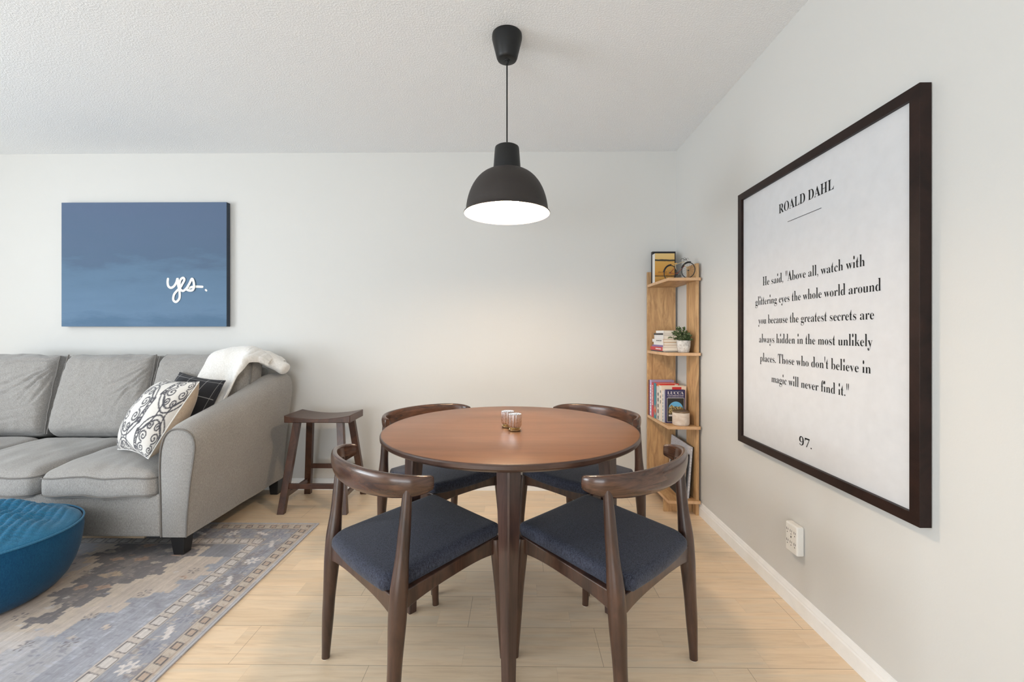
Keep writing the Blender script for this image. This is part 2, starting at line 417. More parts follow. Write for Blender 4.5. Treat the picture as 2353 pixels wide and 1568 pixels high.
# ---------------------------------------------------------------- rug
def build_rug():
    X1, Y1 = -1.168, 2.565
    X0, Y0 = -3.55, 0.25
    xs = np.concatenate([np.linspace(X0, -2.45, 20)[:-1], np.arange(-2.45, X1, 0.0034), [X1]])
    ys = np.concatenate([np.linspace(Y0, 1.32, 20)[:-1], np.arange(1.32, Y1, 0.0034), [Y1]])
    GX, GY = np.meshgrid(xs, ys)
    S = X1 - GX; T = Y1 - GY
    S0, T0 = S, T
    rng = np.random.RandomState(3)
    def fbm(x, y, seed):
        r = np.random.RandomState(seed); out = np.zeros_like(x)
        for k in range(5):
            fx, fy = (r.rand(2) * 2 + 1.2) * 9 * 1.9**k; p, q = r.rand(2) * 6.28; a = r.rand() * 6.28
            out += np.sin(x*fx*cos(a) + y*fy*sin(a) + p + 1.7*np.sin(y*fx*0.7+q)) * 0.55**k
        return out / 2.0
    cream = np.array([0.56, 0.49, 0.43]); blue = np.array([0.33, 0.35, 0.41]); dark = np.array([0.155, 0.145, 0.155])
    peach = np.array([0.50, 0.34, 0.25]); white = np.array([0.66, 0.63, 0.62]); line = np.array([0.11, 0.10, 0.11])
    col = np.zeros(GX.shape + (3,)); col[:] = cream
    def put(mask, c, k=1.0):
        mk = mask.astype(float)[..., None] * k
        col[:] = col * (1 - mk) + np.array(c) * mk
    n1 = fbm(GX, GY, 1); n2 = fbm(GX*2.2, GY*1.2, 2); n3 = fbm(GX*4, GY*5, 5); n4 = fbm(GX*9, GY*3, 8)
    st = 0.034
    q = lambda v: np.round(v / st) * st
    jr = np.random.RandomState(9)
    jx = jr.rand(GX.shape[1]) - .5; jx2 = np.repeat(jr.rand(GX.shape[1]//3+1), 3)[:GX.shape[1]] - .5
    thread = (jx*.6 + jx2)[None, :] * np.ones_like(GX)
    T = T + .007*thread*(1 + n2) ; S = S + .0018*np.sin(T*410 + 3*n2)
    # field
    tq = q(T + 0.004*n1)
    put(T < 5, cream)
    half = np.clip(0.235 - 0.40*(tq - 0.36), 0, 0.3) + q(0.02*np.sin(tq*37)) 
    dsc = np.abs(S - 0.70 - 0.02*np.sin(tq*21))
    put((S > 0.86) & (n1 > -0.2), (0.53, 0.45, 0.40), 0.9)
    put((S > 1.0 + 0.1*np.sin(tq*9)), (0.44, 0.44, 0.48), 0.9)
    put(dsc < half + st*1.6, (0.60, 0.52, 0.44))
    put(dsc < half, dark*1.15)
    put((dsc < half*0.55) & (n2 > 0.15), (0.24, 0.22, 0.22))
    bl = S < 0.30 + q(np.clip(0.72*(tq - 0.58), 0, 0.34)) + q(0.02*np.sin(tq*44))
    put(bl, blue)
    put((S < 0.44) & (tq < 0.40), blue*0.72)
    put((S > 0.40) & (S < 1.4) & (T > 1.0) , (0.50, 0.49, 0.50), 0.45)  # pale wash: window glare painted into the near part of the rug
    # peach / cream blots in the medallion
    for (s0, t0, w, h, c) in [(0.50, 0.30, .045, .02, cream), (0.62, 0.33, .05, .022, cream), (0.78, 0.28, .05, .02, peach), (0.70, 0.42, .045, .025, peach),
                              (0.60, 0.45, .03, .015, cream), (0.82, 0.42, .04, .02, peach), (0.72, 0.56, .055, .03, (0.55, .42, .30)), (0.66, 0.66, .04, .025, peach),
                              (0.76, 0.66, .03, .03, peach), (0.86, 0.55, .05, .02, cream), (0.55, 0.38, .03, .012, peach), (0.68, 0.24, .04, .015, peach),
                              (0.92, 0.35, .04, .02, cream), (0.72, 0.80, .02, .03, cream), (1.05, 0.6, .05, .02, peach), (1.02, 0.4, .05, .03, blue)]:
        put((np.abs(S-s0)/w + np.abs(T-t0)/h + 0.25*n3 < 1), c, 0.85)
        put((np.abs(S-s0)/w + np.abs(T-t0)/h + 0.25*n3 < 0.45), np.array(c)*0.72, 0.7)
    put(bl & (n3 > .35) & (n2 > -.1), blue*1.28, .7); put(bl & (n3 < -.55), (0.25, 0.26, 0.31), .7)
    put((dsc < half) & (n3 > .62), (0.36, 0.31, 0.28), .7)
    rm = np.random.RandomState(12)
    for _ in range(46):
        s0 = .32 + rm.rand()*1.0; t0 = .30 + rm.rand()*.95; w = .008 + rm.rand()*.016; h = .005 + rm.rand()*.010
        c = [cream, white, peach, np.array([.2, .21, .26]), blue*1.2][rm.randint(5)]
        put((np.abs(S-s0)/w + np.abs(T-t0)/h < 1), c, .7)
        if rm.rand() < .4: put((np.abs(S-s0)/w + np.abs(T-t0)/h < .5), np.array(c)*.6, .7)
    put((T > .95) & (S > .55), (0.56, 0.55, 0.57), .35)  # more window glare, put into the pile colour at the near left
    # small dark star motifs
    for (s0, t0) in [(0.44, 0.70), (0.52, 0.86), (0.80, 0.86), (0.60, 1.02), (0.45, 1.0), (0.9, 1.02), (0.36, 0.52)]:
        a = S - s0; b = T - t0; rr = np.hypot(a, b); an = np.arctan2(b, a)
        put((rr < 0.026) & (rr > 0.006) & (np.cos(an*6) > 0.45), line*1.6, 0.8)
    for (s0, t0) in [(0.40, 0.92), (0.62, 1.1), (0.86, 1.08)]:
        put((np.abs(S-s0) < .022) & (np.abs(T-t0) < .015), (0.25, .25, .3), 0.7); put((np.abs(S-s0) < .016) & (np.abs(T-t0) < .010), cream)
    # borders, mitred
    S = S0 + .0008*thread; T = T0 + .0022*thread
    m = np.minimum(S0, T0); along = np.where(S0 < T0, T, S)
    m = np.where(S0 < T0, S, T)
    # inner guard: chain of large lozenges
    put((m > 0.195) & (m < 0.262), (0.52, 0.47, 0.43))
    put((np.abs(m - 0.195) < .003) | (np.abs(m - 0.262) < .002), blue*0.8, 0.7)
    u = ((along + 0.02) % 0.072) - 0.036; v = m - 0.228
    du = np.abs(u + 0.25*v); 
    rect = np.maximum(du/0.026, np.abs(v)/0.025)
    put((rect < 1) & (m > 0.19) & (m < 0.27) & (along > 0.195), line*0.9, 0.9)
    put((rect < 0.83) & (m > 0.19) & (m < 0.27) & (along > 0.195), (0.60, 0.57, 0.55))
    # main border
    mb = (m > 0.083) & (m < 0.193)
    put(mb, blue*0.9)
    put(mb & (n2 + n3*0.6 > 0.25), dark*1.35, 0.75)
    put(mb & (n3 > 0.45), cream, 0.5)
    per = 0.172
    k = np.floor(along / per).astype(int); u = (along % per) - per/2; v = m - 0.138
    r = np.hypot(u, v); an = np.arctan2(v, u)
    put(mb & (k % 2 == 0) & (r < 0.036*(0.75 + 0.25*np.cos(an*7))), white)
    put(mb & (k % 2 == 0) & (r < 0.010), blue, 0.9)
    uu = u + v*0.9
    put(mb & (k % 2 == 1) & (np.abs(u - v*0.5) < .045) & (np.abs(v + u*0.45) < .011 + .004*np.cos(u*300)), white)
    u2 = ((along + per/2) % per) - per/2; r2 = np.hypot(u2, v); an2 = np.arctan2(v, u2)
    put(mb & (r2 < 0.033) & (r2 > 0.006) & (np.cos(an2*8) > 0.1), np.array([0.20, 0.22, 0.29]), 0.85)
    # outer guard
    og = (m > 0.020) & (m < 0.081)
    put(og, (0.53, 0.47, 0.40))
    put((np.abs(m - 0.081) < .0025), line*1.5, 0.7)
    u = (along % 0.070) - 0.035; v = m - 0.051
    rect = np.maximum(np.abs(u + 0.3*v)/0.0175, np.abs(v)/0.0165)
    put(og & (rect < 1.05), line*0.9); put(og & (rect < 0.80), (0.47, 0.36, 0.28))
    put(og & (np.abs(np.abs(v) - 0.022) < 0.0018), peach*0.7, 0.5)
    put(og & (np.abs(u + 0.035 + v) < 0.003) , peach*0.7, 0.4)
    put((m > 0.012) & (m < 0.020), white, 0.6); put((m > 0.009) & (m < 0.013), blue*0.8)
    put(m < 0.009, (0.50, 0.51, 0.55))
    # fading
    w = (0.94 + 0.07*n1 + 0.06*n4 + 0.16*thread*(1+.8*n3))[..., None]
    spk = (jr.rand(*GX.shape) > .90)[..., None]*(.5+.5*np.clip(n3, 0, 1))[..., None]; col = col*(1-.16*spk) 
    col *= w
    col = col * 0.88 + 0.12 * np.array([0.50, 0.48, 0.48])
    ny, nx = GX.shape
    TH = 0.007
    V = np.stack([GX, GY, np.full_like(GX, TH)], -1).reshape(-1, 3)
    idx = np.arange(nx*ny).reshape(ny, nx)
    F = np.stack([idx[:-1, :-1], idx[:-1, 1:], idx[1:, 1:], idx[1:, :-1]], -1).reshape(-1, 4)
    # skirt
    per_i = list(idx[0, :]) + list(idx[1:, -1]) + list(idx[-1, -2::-1]) + list(idx[-2:0:-1, 0])
    nb = len(V); sk = V[per_i].copy(); sk[:, 2] = 0.0005
    V = np.concatenate([V, sk]); n = len(per_i)
    F2 = [(nb+i, nb+(i+1) % n, per_i[(i+1) % n], per_i[i]) for i in range(n)]
    me = bpy.data.meshes.new('area_rug')
    me.from_pydata(V.tolist(), [], F.tolist() + F2); me.update()
    cc = np.concatenate([col.reshape(-1, 3), np.tile([[0.4, 0.4, 0.45]], (n, 1))])
    at = me.color_attributes.new('Col', 'FLOAT_COLOR', 'POINT')
    at.data.foreach_set('color', np.concatenate([np.clip(cc, 0, 1), np.ones((len(cc), 1))], 1).astype(np.float32).ravel())
    o = link('area_rug', me, mat_vcol('rug_pile', 0.95, 45, 0.5, 0.34, (9, 1.0, 1), 0.1))
    return tag(o, 'faded blue, grey and cream patterned rug with lozenge border under sofa and pouf', 'rug')
build_rug()

# ---------------------------------------------------------------- dining table
def build_table():
    cx, cy, R, zt = -0.025, 1.765, 0.508, 0.75
    t = thing('dining_table', 'round walnut-brown dining table with four tapered legs, in the middle of the chairs', 'table', (cx, cy, 0))
    prof = [(0, zt-0.034), (R-0.034, zt-0.034), (R-0.031, zt-0.033), (R-0.003, zt-0.020), (R, zt-0.016), (R, zt-0.006), (R-0.002, zt-0.002), (R-0.005, zt-0.0003)]
    lathe('tabletop_edge', prof, M['table_edge'], t, 128, ang=20)
    o = lathe('tabletop', [(R-0.005, zt-0.0008), (R-0.007, zt), (R*0.5, zt), (0, zt)], M['table_top'], t, 128)
    # each leg: square, corner outward
    for k in range(4):
        a = k * pi / 2
        bm = bmesh.new(); rings = []
        for z, rad, h in ((0.0, 0.404, 0.0215), (0.25, 0.401, 0.0270), (0.50, 0.397, 0.0330), (0.68, 0.388, 0.0385), (0.722, 0.386, 0.0385)):
            c0 = Vector((rad*cos(a), rad*sin(a), z))
            ring = []
            for q in range(4):
                b = a + q * pi / 2
                for e in (-0.09, 0.09): ring.append(c0 + Vector((h*cos(b+e), h*sin(b+e), 0)))
            rings.append(ring)
        loft(bm, rings)
        frombm('leg', bm, M['walnut_leg'], t)
    bm = bmesh.new()
    box(bm, -0.36, 0.36, -0.011, 0.011, 0.672, 0.7195); box(bm, -0.011, 0.011, -0.36, 0.36, 0.672, 0.7195)
    frombm('cross_brace', bm, M['walnut_leg'], t)
M['walnut_leg'] = mat_wood('table_leg_stain', (0.030, 0.015, 0.012), (0.095, 0.048, 0.036), 0.33, (5, 5, 0.5), 6, 0.2)
build_table()

# ---------------------------------------------------------------- chairs
def build_chair(label):
    t = thing('dining_chair', label, 'chair', group='dining chairs around the round table')
    W = M['walnut']
    def leg(pts, rads):
        P = spline(pts, 8); R = []
        n = len(pts)
        for i in range(len(P)):
            f = i / (len(P)-1) * (n-1); k = min(int(f), n-2); u = f - k; u = u*u*(3-2*u)
            R.append(rads[k]*(1-u) + rads[k+1]*u)
        return P, R
    def glide(p, lg):
        lathe('glide', [(0, 0), (.0105, 0), (.0115, .0015), (.0115, .003), (0, .003)], M['white_plastic'], lg, 16, loc=(p.x, p.y, 0))
    for s in (-1, 1):
        P, R = leg([(s*.226, -.212, 0.0028), (s*.226, -.202, .18), (s*.224, -.190, .35), (s*.224, -.186, .41), (s*.224, -.172, .54), (s*.226, -.160, .690)],
                   [.0135, .0200, .0262, .0255, .0185, .0135])
        bm = bmesh.new(); tube_bm(bm, P, R, 16)
        lg = autosmooth(frombm('leg', bm, W, t), 60)
        glide(P[0], lg)
        P, R = leg([(s*.206, .231, 0.0028), (s*.204, .220, .2), (s*.199, .208, .38), (s*.197, .205, .425)], [.0130, .0185, .0235, .0210])
        bm = bmesh.new(); tube_bm(bm, P, R, 16)
        lg = autosmooth(frombm('leg', bm, W, t), 60)
        glide(P[0], lg)
    # rails: arched underside
    def rail(p, q, drop, zc, ht=0.062):
        bm = bmesh.new(); p = Vector(p); q = Vector(q); d = (q-p).normalized(); nrm = Vector((-d.y, d.x, 0))*0.011
        rings = []
        for i in range(17):
            u = i/16; c = p.lerp(q, u); e = abs(2*u-1); c.z -= .030*(.205-c.y)/.4
            zb = zc - ht + 0.020*(1 - e**3)
            ztp = zc - drop*(1-e*e)
            rings.append([c-nrm+Vector((0,0,zb)), c+nrm+Vector((0,0,zb)), c+nrm+Vector((0,0,ztp)), c-nrm+Vector((0,0,ztp))])
        loft(bm, rings)
        return bev(autosmooth(frombm('rail', bm, W, t), 30), 0.003)
    for s in (-1, 1): rail((s*.212, -.19, 0), (s*.190, .207, 0), 0.0, 0.430)
    rail((-.222, -.192, 0), (.222, -.192, 0), 0.0, 0.430)
    rail((-.200, .203, 0), (.200, .203, 0), 0.010, 0.430)
    # seat cushion
    def fn(p, u, v, w):
        x, y, z = p
        hw = 1.0 - 0.015*(v+1)/2
        x = x*hw
        if v < 0: x *= 1 - 0.0*v
        # rear notches beside the back legs
        e = max(0.0, min(1.0, (abs(x)-.172)/.03)) * max(0.0, min(1.0, (-.145-y)/.03))
        y += 0.045*e
        z += 0.012*w*(1-u*u)*(1-v*v) if w > 0 else 0
        z -= .030*(.2-y)/.4
        z -= 0.010*(1-u*u)*max(0, v)**2      # front edge dips
        y += 0.010*(1-u*u)*max(0, v) - 0.014*(1-u*u)*max(0, -v)
        return (x, y, z)
    s = softbox('seat', .2055, .216, .025, .020, M['seat_fabric'], t, fn, 0.012, loc=(0, .006, .449))
    # bow backrest
    ctr = spline([(-.250, -.094, 0), (-.248, -.120, 0), (-.231, -.154, 0), (-.184, -.192, 0), (-.10, -.222, 0), (0, -.233, 0),
                  (.10, -.222, 0), (.184, -.192, 0), (.231, -.154, 0), (.248, -.120, 0), (.250, -.094, 0)], 7)
    bm = bmesh.new(); rings = []; n = len(ctr)
    for i, p in enumerate(ctr):
        tt = (ctr[min(i+1, n-1)] - ctr[max(i-1, 0)]).normalized(); out = Vector((tt.y, -tt.x, 0))
        e = abs(2*i/(n-1) - 1)                    # 0 mid .. 1 tip
        g = 1 - e*e
        h = 0.0195 + 0.0205*g**1.1; th = 0.0112 + 0.0012*g
        zc = 0.700 - 0.002*g
        if e > 0.985: h *= 0.95; th *= 0.92
        ring = []
        for k in range(20):
            a = 2*pi*k/20; cx_ = sgn(cos(a))*abs(cos(a))**(0.45+.2*g); sz = sgn(sin(a))*abs(sin(a))**0.8
            tilt = 0.16*g*sz*h*0.9
            ring.append(p + out*(cx_*th + tilt + 0.004*g*(1-sz*sz)) + Vector((0, 0, zc + sz*h)))
        rings.append(ring)
    loft(bm, rings)
    autosmooth(frombm('backrest', bm, M['walnut_bow'], t), 50)
    bm = bmesh.new()
    return t
chair = build_chair('walnut elbow chair in the left foreground, grey-blue seat, nearest the sofa arm and rug')
def place(o, x, y, deg): o.location = (x, y, 0); o.rotation_euler = (0, 0, radians(deg))
place(chair, -.354, 1.497, -45)
dup(chair, (.303, 1.502, 0), radians(45), 'walnut elbow chair in the right foreground, dark blue seat, nearest the framed quote')
dup(chair, (-.374, 2.186, 0), radians(-135), 'walnut elbow chair behind the table on the stool side, back to the rear wall')
dup(chair, (.320, 2.186, 0), radians(135), 'walnut elbow chair behind the table beside the corner bookshelf')

# ---------------------------------------------------------------- votive cups
def build_votive(loc, label, rot):
    t = thing('candle_holder', label, 'candle holder', loc, rot, 'mercury glass candle holders')
    def rib(a, z): return 1 + 0.05*cos(a*14) * (1 if 0.014 < z < 0.066 else 0)
    lathe('cup', [(0, .012), (.0225, .013), (.0255, .020), (.0258, .058), (.0262, .064), (.0245, .0635), (.0238, .058), (.0235, .022), (.018, .018), (0, .018)], M['mercury'], t, 96, fn=rib, ang=60)
    lathe('foot', [(0, .0005), (.021, .0005), (.0235, .003), (.0235, .006), (.019, .009), (.023, .012), (.019, .0135), (0, .0135)], M['gold_glass'], t, 48)
M['mercury'] = N('mercury_glass', 0.16, 0.8, (0.82, 0.82, 0.82), 1.0)
_m = M['mercury']; _f = _m.noise(_m.coord(), 130, 4)
_m.color(_m.ramp(_f, [(0.30, (0.55, 0.42, 0.30)), (0.45, (0.92, 0.92, 0.93))])); _m.bump(_f, 0.08, 0.001); M['mercury'] = _m.m
M['gold_glass'] = plain('amber_glass_foot', (0.62, 0.47, 0.25), 0.15, 0.9)
build_votive((-.007, 1.705, .7502), 'ribbed mercury glass candle holder on the table, the nearer of two', 0.1)
build_votive((-.036, 1.765, .7502), 'ribbed mercury glass candle holder on the table, behind the other', 0.3)

# ---------------------------------------------------------------- pendant lamp
def build_pendant():
    t = thing('pendant_lamp', 'black dome pendant lamp hanging over the dining table, lit', 'lamp', (-.042, 1.91, 1.656))
    o = lathe('canopy', [(0, .784), (.065, .784), (.066, .775), (.0655, .765), (.046, .685), (.042, .676), (.036, .672), (.014, .672), (.013, .668), (0, .668)], M['black_plastic'], t, 64)
    tube('cord_grip', [(0, 0, .672), (0, 0, .655)], [.009, .006], M['black_plastic'], t, 12)
    tube('cord', [(0, 0, .668), (0, 0, .29)], .0032, M['black_plastic'], t, 10)
    lathe('lamp_neck', [(0, .294), (.046, .294), (.052, .290), (.0535, .284), (.0605, .192), (.0605, .186), (.058, .186), (.058, .19), (0, .19)], M['black_plastic'], t, 64)
    out = [(.060, .187)]
    for i in range(1, 15):
        a = i/14*radians(84)
        out.append((.055 + (.180-.055)*sin(a)**1.0/sin(radians(84)), .012 + .175*(cos(a)-cos(radians(84)))/(1-cos(radians(84)))))
    out += [(.181, .010), (.188, .003), (.189, 0.0), (.187, -.002)]
    inn = [(.184, .001), (.178, .008)] + [(r-.0025, z-.0015) for r, z in reversed(out[1:-4])] + [(.0, .183)]
    sh = lathe('lamp_shade', out, M['shade_out'], t, 96)
    lathe('shade_lining', [out[-1]] + inn, M['shade_in'], t, 96)
    tube('lamp_socket', [(0, 0, .182), (0, 0, .135)], .021, M['white_plastic'], t, 24)
    pr = [(0, .014)] + [(.054*sin(a), .068-.054*cos(a)) for a in [i*pi/12 for i in range(1, 9)]] + [(.024, .118), (.017, .137)]
    lathe('bulb', pr, M['bulb'], t, 32)
build_pendant()

# ---------------------------------------------------------------- framed quote on the right wall
def build_poster():
    y0, y1, z0, z1 = 1.212, 2.200, .592, 1.823     # near, far
    xf, xp = 1.112, 1.124
    t = thing('framed_quote', 'large black-framed white print with a printed quotation on the right wall', 'picture', (1.147, (y0+y1)/2, z0))
    L = Vector(t.location); b = .033
    bm = bmesh.new()
    o = [(y0, z0), (y1, z0), (y1, z1), (y0, z1)]; i = [(y0+b, z0+b), (y1-b, z0+b), (y1-b, z1-b), (y0+b, z1-b)]
    def V(x, p): return bm.verts.new(Vector((x, p[0], p[1])) - L)
    of = [V(xf, p) for p in o]; nf = [V(xf, p) for p in i]; ob = [V(1.145, p) for p in o]; nb = [V(1.145, p) for p in i]
    for k in range(4):
        j = (k+1) % 4
        bm.faces.new((of[k], of[j], nf[j], nf[k])); bm.faces.new((of[k], ob[k], ob[j], of[j]))
        bm.faces.new((nf[k], nf[j], nb[j], nb[k])); bm.faces.new((ob[k], nb[k], nb[j], ob[j]))
    bev(frombm('frame', bm, M['frame'], t), 0.0012)
    bm = bmesh.new(); box(bm, xp-L.x, 1.142-L.x, y0+b+.0003-L.y, y1-b-.0003-L.y, b+.0003, z1-z0-b-.0003)
    pr = frombm('print', bm, M['poster'], t)
    VV, FF = [], []
    xh = [v[1] for v in text_geo(serif('x'), -0.01)[0]]; xh = max(xh)
    ah = max(v[1] for v in text_geo(serif('l'), -0.01)[0])
    dh = -min(v[1] for v in text_geo(serif('p'), -0.01)[0])
    def line(s, ya, yb, zb, x_h, a_h, d_h, off=-0.0085):
        v, f = text_geo(serif(s), off)
        def islands(v, f):
            par = list(range(len(v)))
            def find(a):
                while par[a] != a: par[a] = par[par[a]]; a = par[a]
                return a
            for ff in f:
                for q in ff[1:]: par[find(q)] = find(ff[0])
            g = {}
            for i_ in range(len(v)): g.setdefault(find(i_), []).append(i_)
            return [k_ for k_ in g.values()]
        def stops(v, f):
            return {q for k_ in islands(v, f) if max(v[q][1] for q in k_) < .17 and min(v[q][1] for q in k_) > -.03 for q in k_}
        st_ = stops(v, f); f = [ff for ff in f if ff[0] not in st_]
        if '.' in s:
            v2, f2 = text_geo(serif(s), 0.0); st2 = stops(v2, f2); m_ = len(v)
            cen = [[v2[q] for q in k_] for k_ in islands(v2, f2) if k_[0] in st2]
            v = list(v)
            for k_ in cen:
                cx_ = sum(p[0] for p in k_)/len(k_); cy_ = .055; b0 = len(v)
                v += [(cx_+.062*cos(q*pi/8), cy_+.062*sin(q*pi/8), 0) for q in range(16)]; f.append(tuple(range(b0, b0+16)))
        n = len(VV)
        used = {q for ff in f for q in ff}
        xa = min(v[q][0] for q in used); xb = max(v[q][0] for q in used)
        for p in v:
            y = ya + (yb-ya)*(p[0]-xa)/(xb-xa)
            if p[1] < 0: z = p[1]/dh*d_h
            elif p[1] < xh: z = p[1]/xh*x_h
            else: z = x_h + (p[1]-xh)/(ah-xh)*(a_h-x_h)
            VV.append(Vector((xp-.0006, y, zb+z)) - L)
        FF.extend([tuple(q+n for q in ff) for ff in f])
    for s, ya, yb, zb in (('He said, "Above all, watch with', 1.998, 1.416, 1.3475), ('glittering eyes the whole world around', 2.059, 1.354, 1.2615),
                          ('you because the greatest secrets are', 2.034, 1.380, 1.174), ('always hidden in the most unlikely', 2.028, 1.386, 1.088),
                          ("places. Those who don't believe in", 2.020, 1.392, 1.0015), ('magic will never find it."', 1.930, 1.484, .9155)):
        line(s, ya, yb, zb, .0195, .0400, .013)
    line('ROALD DAHL', 1.876, 1.553, 1.642, .024, .0385, .01, -0.006)
    line('97.', 1.742, 1.668, .688, .020, .033, .01, -0.006)
    n = len(VV)
    for y, z in ((1.816, 1.5915), (1.616, 1.5915), (1.616, 1.5935), (1.816, 1.5935)): VV.append(Vector((xp-.0006, y, z)) - L)
    FF.append((n, n+1, n+2, n+3))
    mesh('lettering', VV, FF, M['ink'], pr)
build_poster()

# ---------------------------------------------------------------- canvas "yes."
def build_canvas():
    x0, x1, z0, z1, yf = -3.275, -2.079, 1.180, 2.072, 3.098
    t = thing('canvas_painting', 'blue canvas with the white handwritten word yes, on the wall above the sofa', 'painting', ((x0+x1)/2, YB, z0))
    L = Vector(t.location)
    m = N('blue_canvas_paint', 0.75, 0.2)
    v = m.coord((1, 1, 1)); sp = m.n('ShaderNodeSeparateXYZ'); m.l(v, sp.inputs[0])
    nn = m.noise(m.coord((1.2, 1, 5)), 2.2, 6, 0.6)
    h = m.math('ADD', m.math('DIVIDE', sp.outputs[2], 0.9), m.math('MULTIPLY', m.math('SUBTRACT', nn, 0.5), 0.55))
    m.color(m.ramp(h, [(0.0, (0.092, 0.162, 0.255)), (0.12, (0.125, 0.205, 0.31)), (0.42, (0.107, 0.178, 0.270)), (0.55, (0.090, 0.140, 0.218)), (1.0, (0.098, 0.140, 0.226))]))
    m.bump(m.noise(v, 400, 2), 0.15, 0.001)
    dk = plain('canvas_side', (0.035, 0.05, 0.075), 0.8)
    me_m = [m.m, dk]
    bm = bmesh.new(); box(bm, x0-L.x, x1-L.x, yf-L.y, YB-.004-L.y, 0, z1-z0)
    bm.normal_update()
    bmesh.ops.recalc_face_normals(bm, faces=bm.faces)
    for f in bm.faces: f.material_index = 0 if f.normal.y < -0.9 else 1
    cv = frombm('canvas', bm, me_m, t)
    S = [[(1230,928),(1226,965),(1235,1005),(1262,1022),(1295,1005),(1320,965),(1333,925),(1338,985),(1354,1055),(1354,1130),(1320,1170),(1290,1150),(1297,1095),(1330,1052),(1362,1022),
          (1385,985),(1408,940),(1396,918),(1370,935),(1358,980),(1366,1035),(1395,1055),(1430,1030),(1462,980),(1490,928),(1508,960),(1513,1010),(1500,1045),(1465,1052),(1430,1038)],
         [(1430,1038),(1470,1018),(1520,1010),(1595,1012)], [(1630,1044),(1638,1052)]]
    bm = bmesh.new()
    for s in S:
        P = spline([(-2.51+((120+a/4.611)-384)*.003143 - L.x, yf-.0012-L.y, 1.526-((440+b/4.611)-640)*.00315 - L.z) for a, b in s], 6)
        n = len(P); w = .0082 if len(s) > 2 else .0065
        prev = None
        for i, p in enumerate(P):
            tt = (P[min(i+1, n-1)]-P[max(i-1, 0)]).normalized(); sd = Vector((-tt.z, 0, tt.x))*w
            off = Vector((0, -.00004*i, 0))
            a, b_ = bm.verts.new(p-sd+off), bm.verts.new(p+sd+off)
            if prev: bm.faces.new((prev[0], a, b_, prev[1]))
            prev = (a, b_)
            if i in (0, n-1):
                c = [bm.verts.new(p+off+Vector((w*cos(q*pi/6), -.0001, w*sin(q*pi/6)))) for q in range(12)]; bm.faces.new(c)
    frombm('lettering', bm, M['white_paint'], cv)
build_canvas()

# ---------------------------------------------------------------- outlet tap
def build_outlet():
    t = thing('outlet_adapter', 'white six-socket plug adapter on the right wall below the framed quote', 'outlet', (1.147, 1.782, .238))
    o = boxo('body', (-.031, -.0005, -.037, .037, 0, .117), M['white_plastic'], t); bev(o, .006, 4)
    bm = bmesh.new()
    for zc in (.088, .043):
        for yc in (.0235, 0.0, -.0235):
            for dy, hh in ((-.0045, .0042), (.0045, .0050)):
                box(bm, -.0313, -.0300, yc+dy-.0011, yc+dy+.0011, zc-hh, zc+hh)
            box(bm, -.0313, -.0300, yc-.0018, yc+.0018, zc-.0145, zc-.0105)
    box(bm, -.0313, -.0300, -.0025, .0025, .060, .068)
    frombm('socket_slots', bm, M['dark_slot'], t)
build_outlet()

# ---------------------------------------------------------------- stool
def build_stool():
    cx, cy = -1.275, 2.885
    t = thing('saddle_stool', 'dark brown saddle-seat wooden stool against the rear wall beside the sofa', 'stool', (cx, cy, 0))
    W, D = .212, .120
    bm = bmesh.new(); rings = []
    for i in range(25):
        u = -1 + 2*i/24; x = u*W; zt = .606 - .024*(1-u*u); zb = .558 - .0*(1-u*u)
        rings.append([(x, -D, zb), (x, D, zb), (x, D, zt), (x, -D, zt)])
    loft(bm, rings); bev(autosmooth(frombm('seat', bm, M['stool'], t), 30), .004)
    def strut(name, p, q, hw, hd):
        bm = bmesh.new(); p = Vector(p); q = Vector(q); d = (q-p).normalized()
        if abs(d.z) > .7: a, b = Vector((1, 0, 0)), Vector((0, 1, 0))
        else: a, b = Vector((0, 0, 1)), Vector((-d.y, d.x, 0)).normalized()
        loft(bm, [[c-a*hw-b*hd, c+a*hw-b*hd, c+a*hw+b*hd, c-a*hw+b*hd] for c in (p, q)])
        bev(frombm(name, bm, M['stool'], t), .002)
    def lp(sx, sy, z):
        f = z/.56; return (sx*(.198-.058*f), sy*(.175-.085*f), z)
    for sx in (-1, 1):
        for sy in (-1, 1): strut('leg', lp(sx, sy, 0), lp(sx, sy, .56), .0215, .0165)
    for sy in (-1, 1):
        z = .165 if sy < 0 else .205
        a, b = lp(-1, sy, z), lp(1, sy, z); strut('stretcher', a, b, .016, .009)
    for sx in (-1, 1): strut('stretcher', lp(sx, -1, .105), lp(sx, 1, .105), .014, .009)
build_stool()

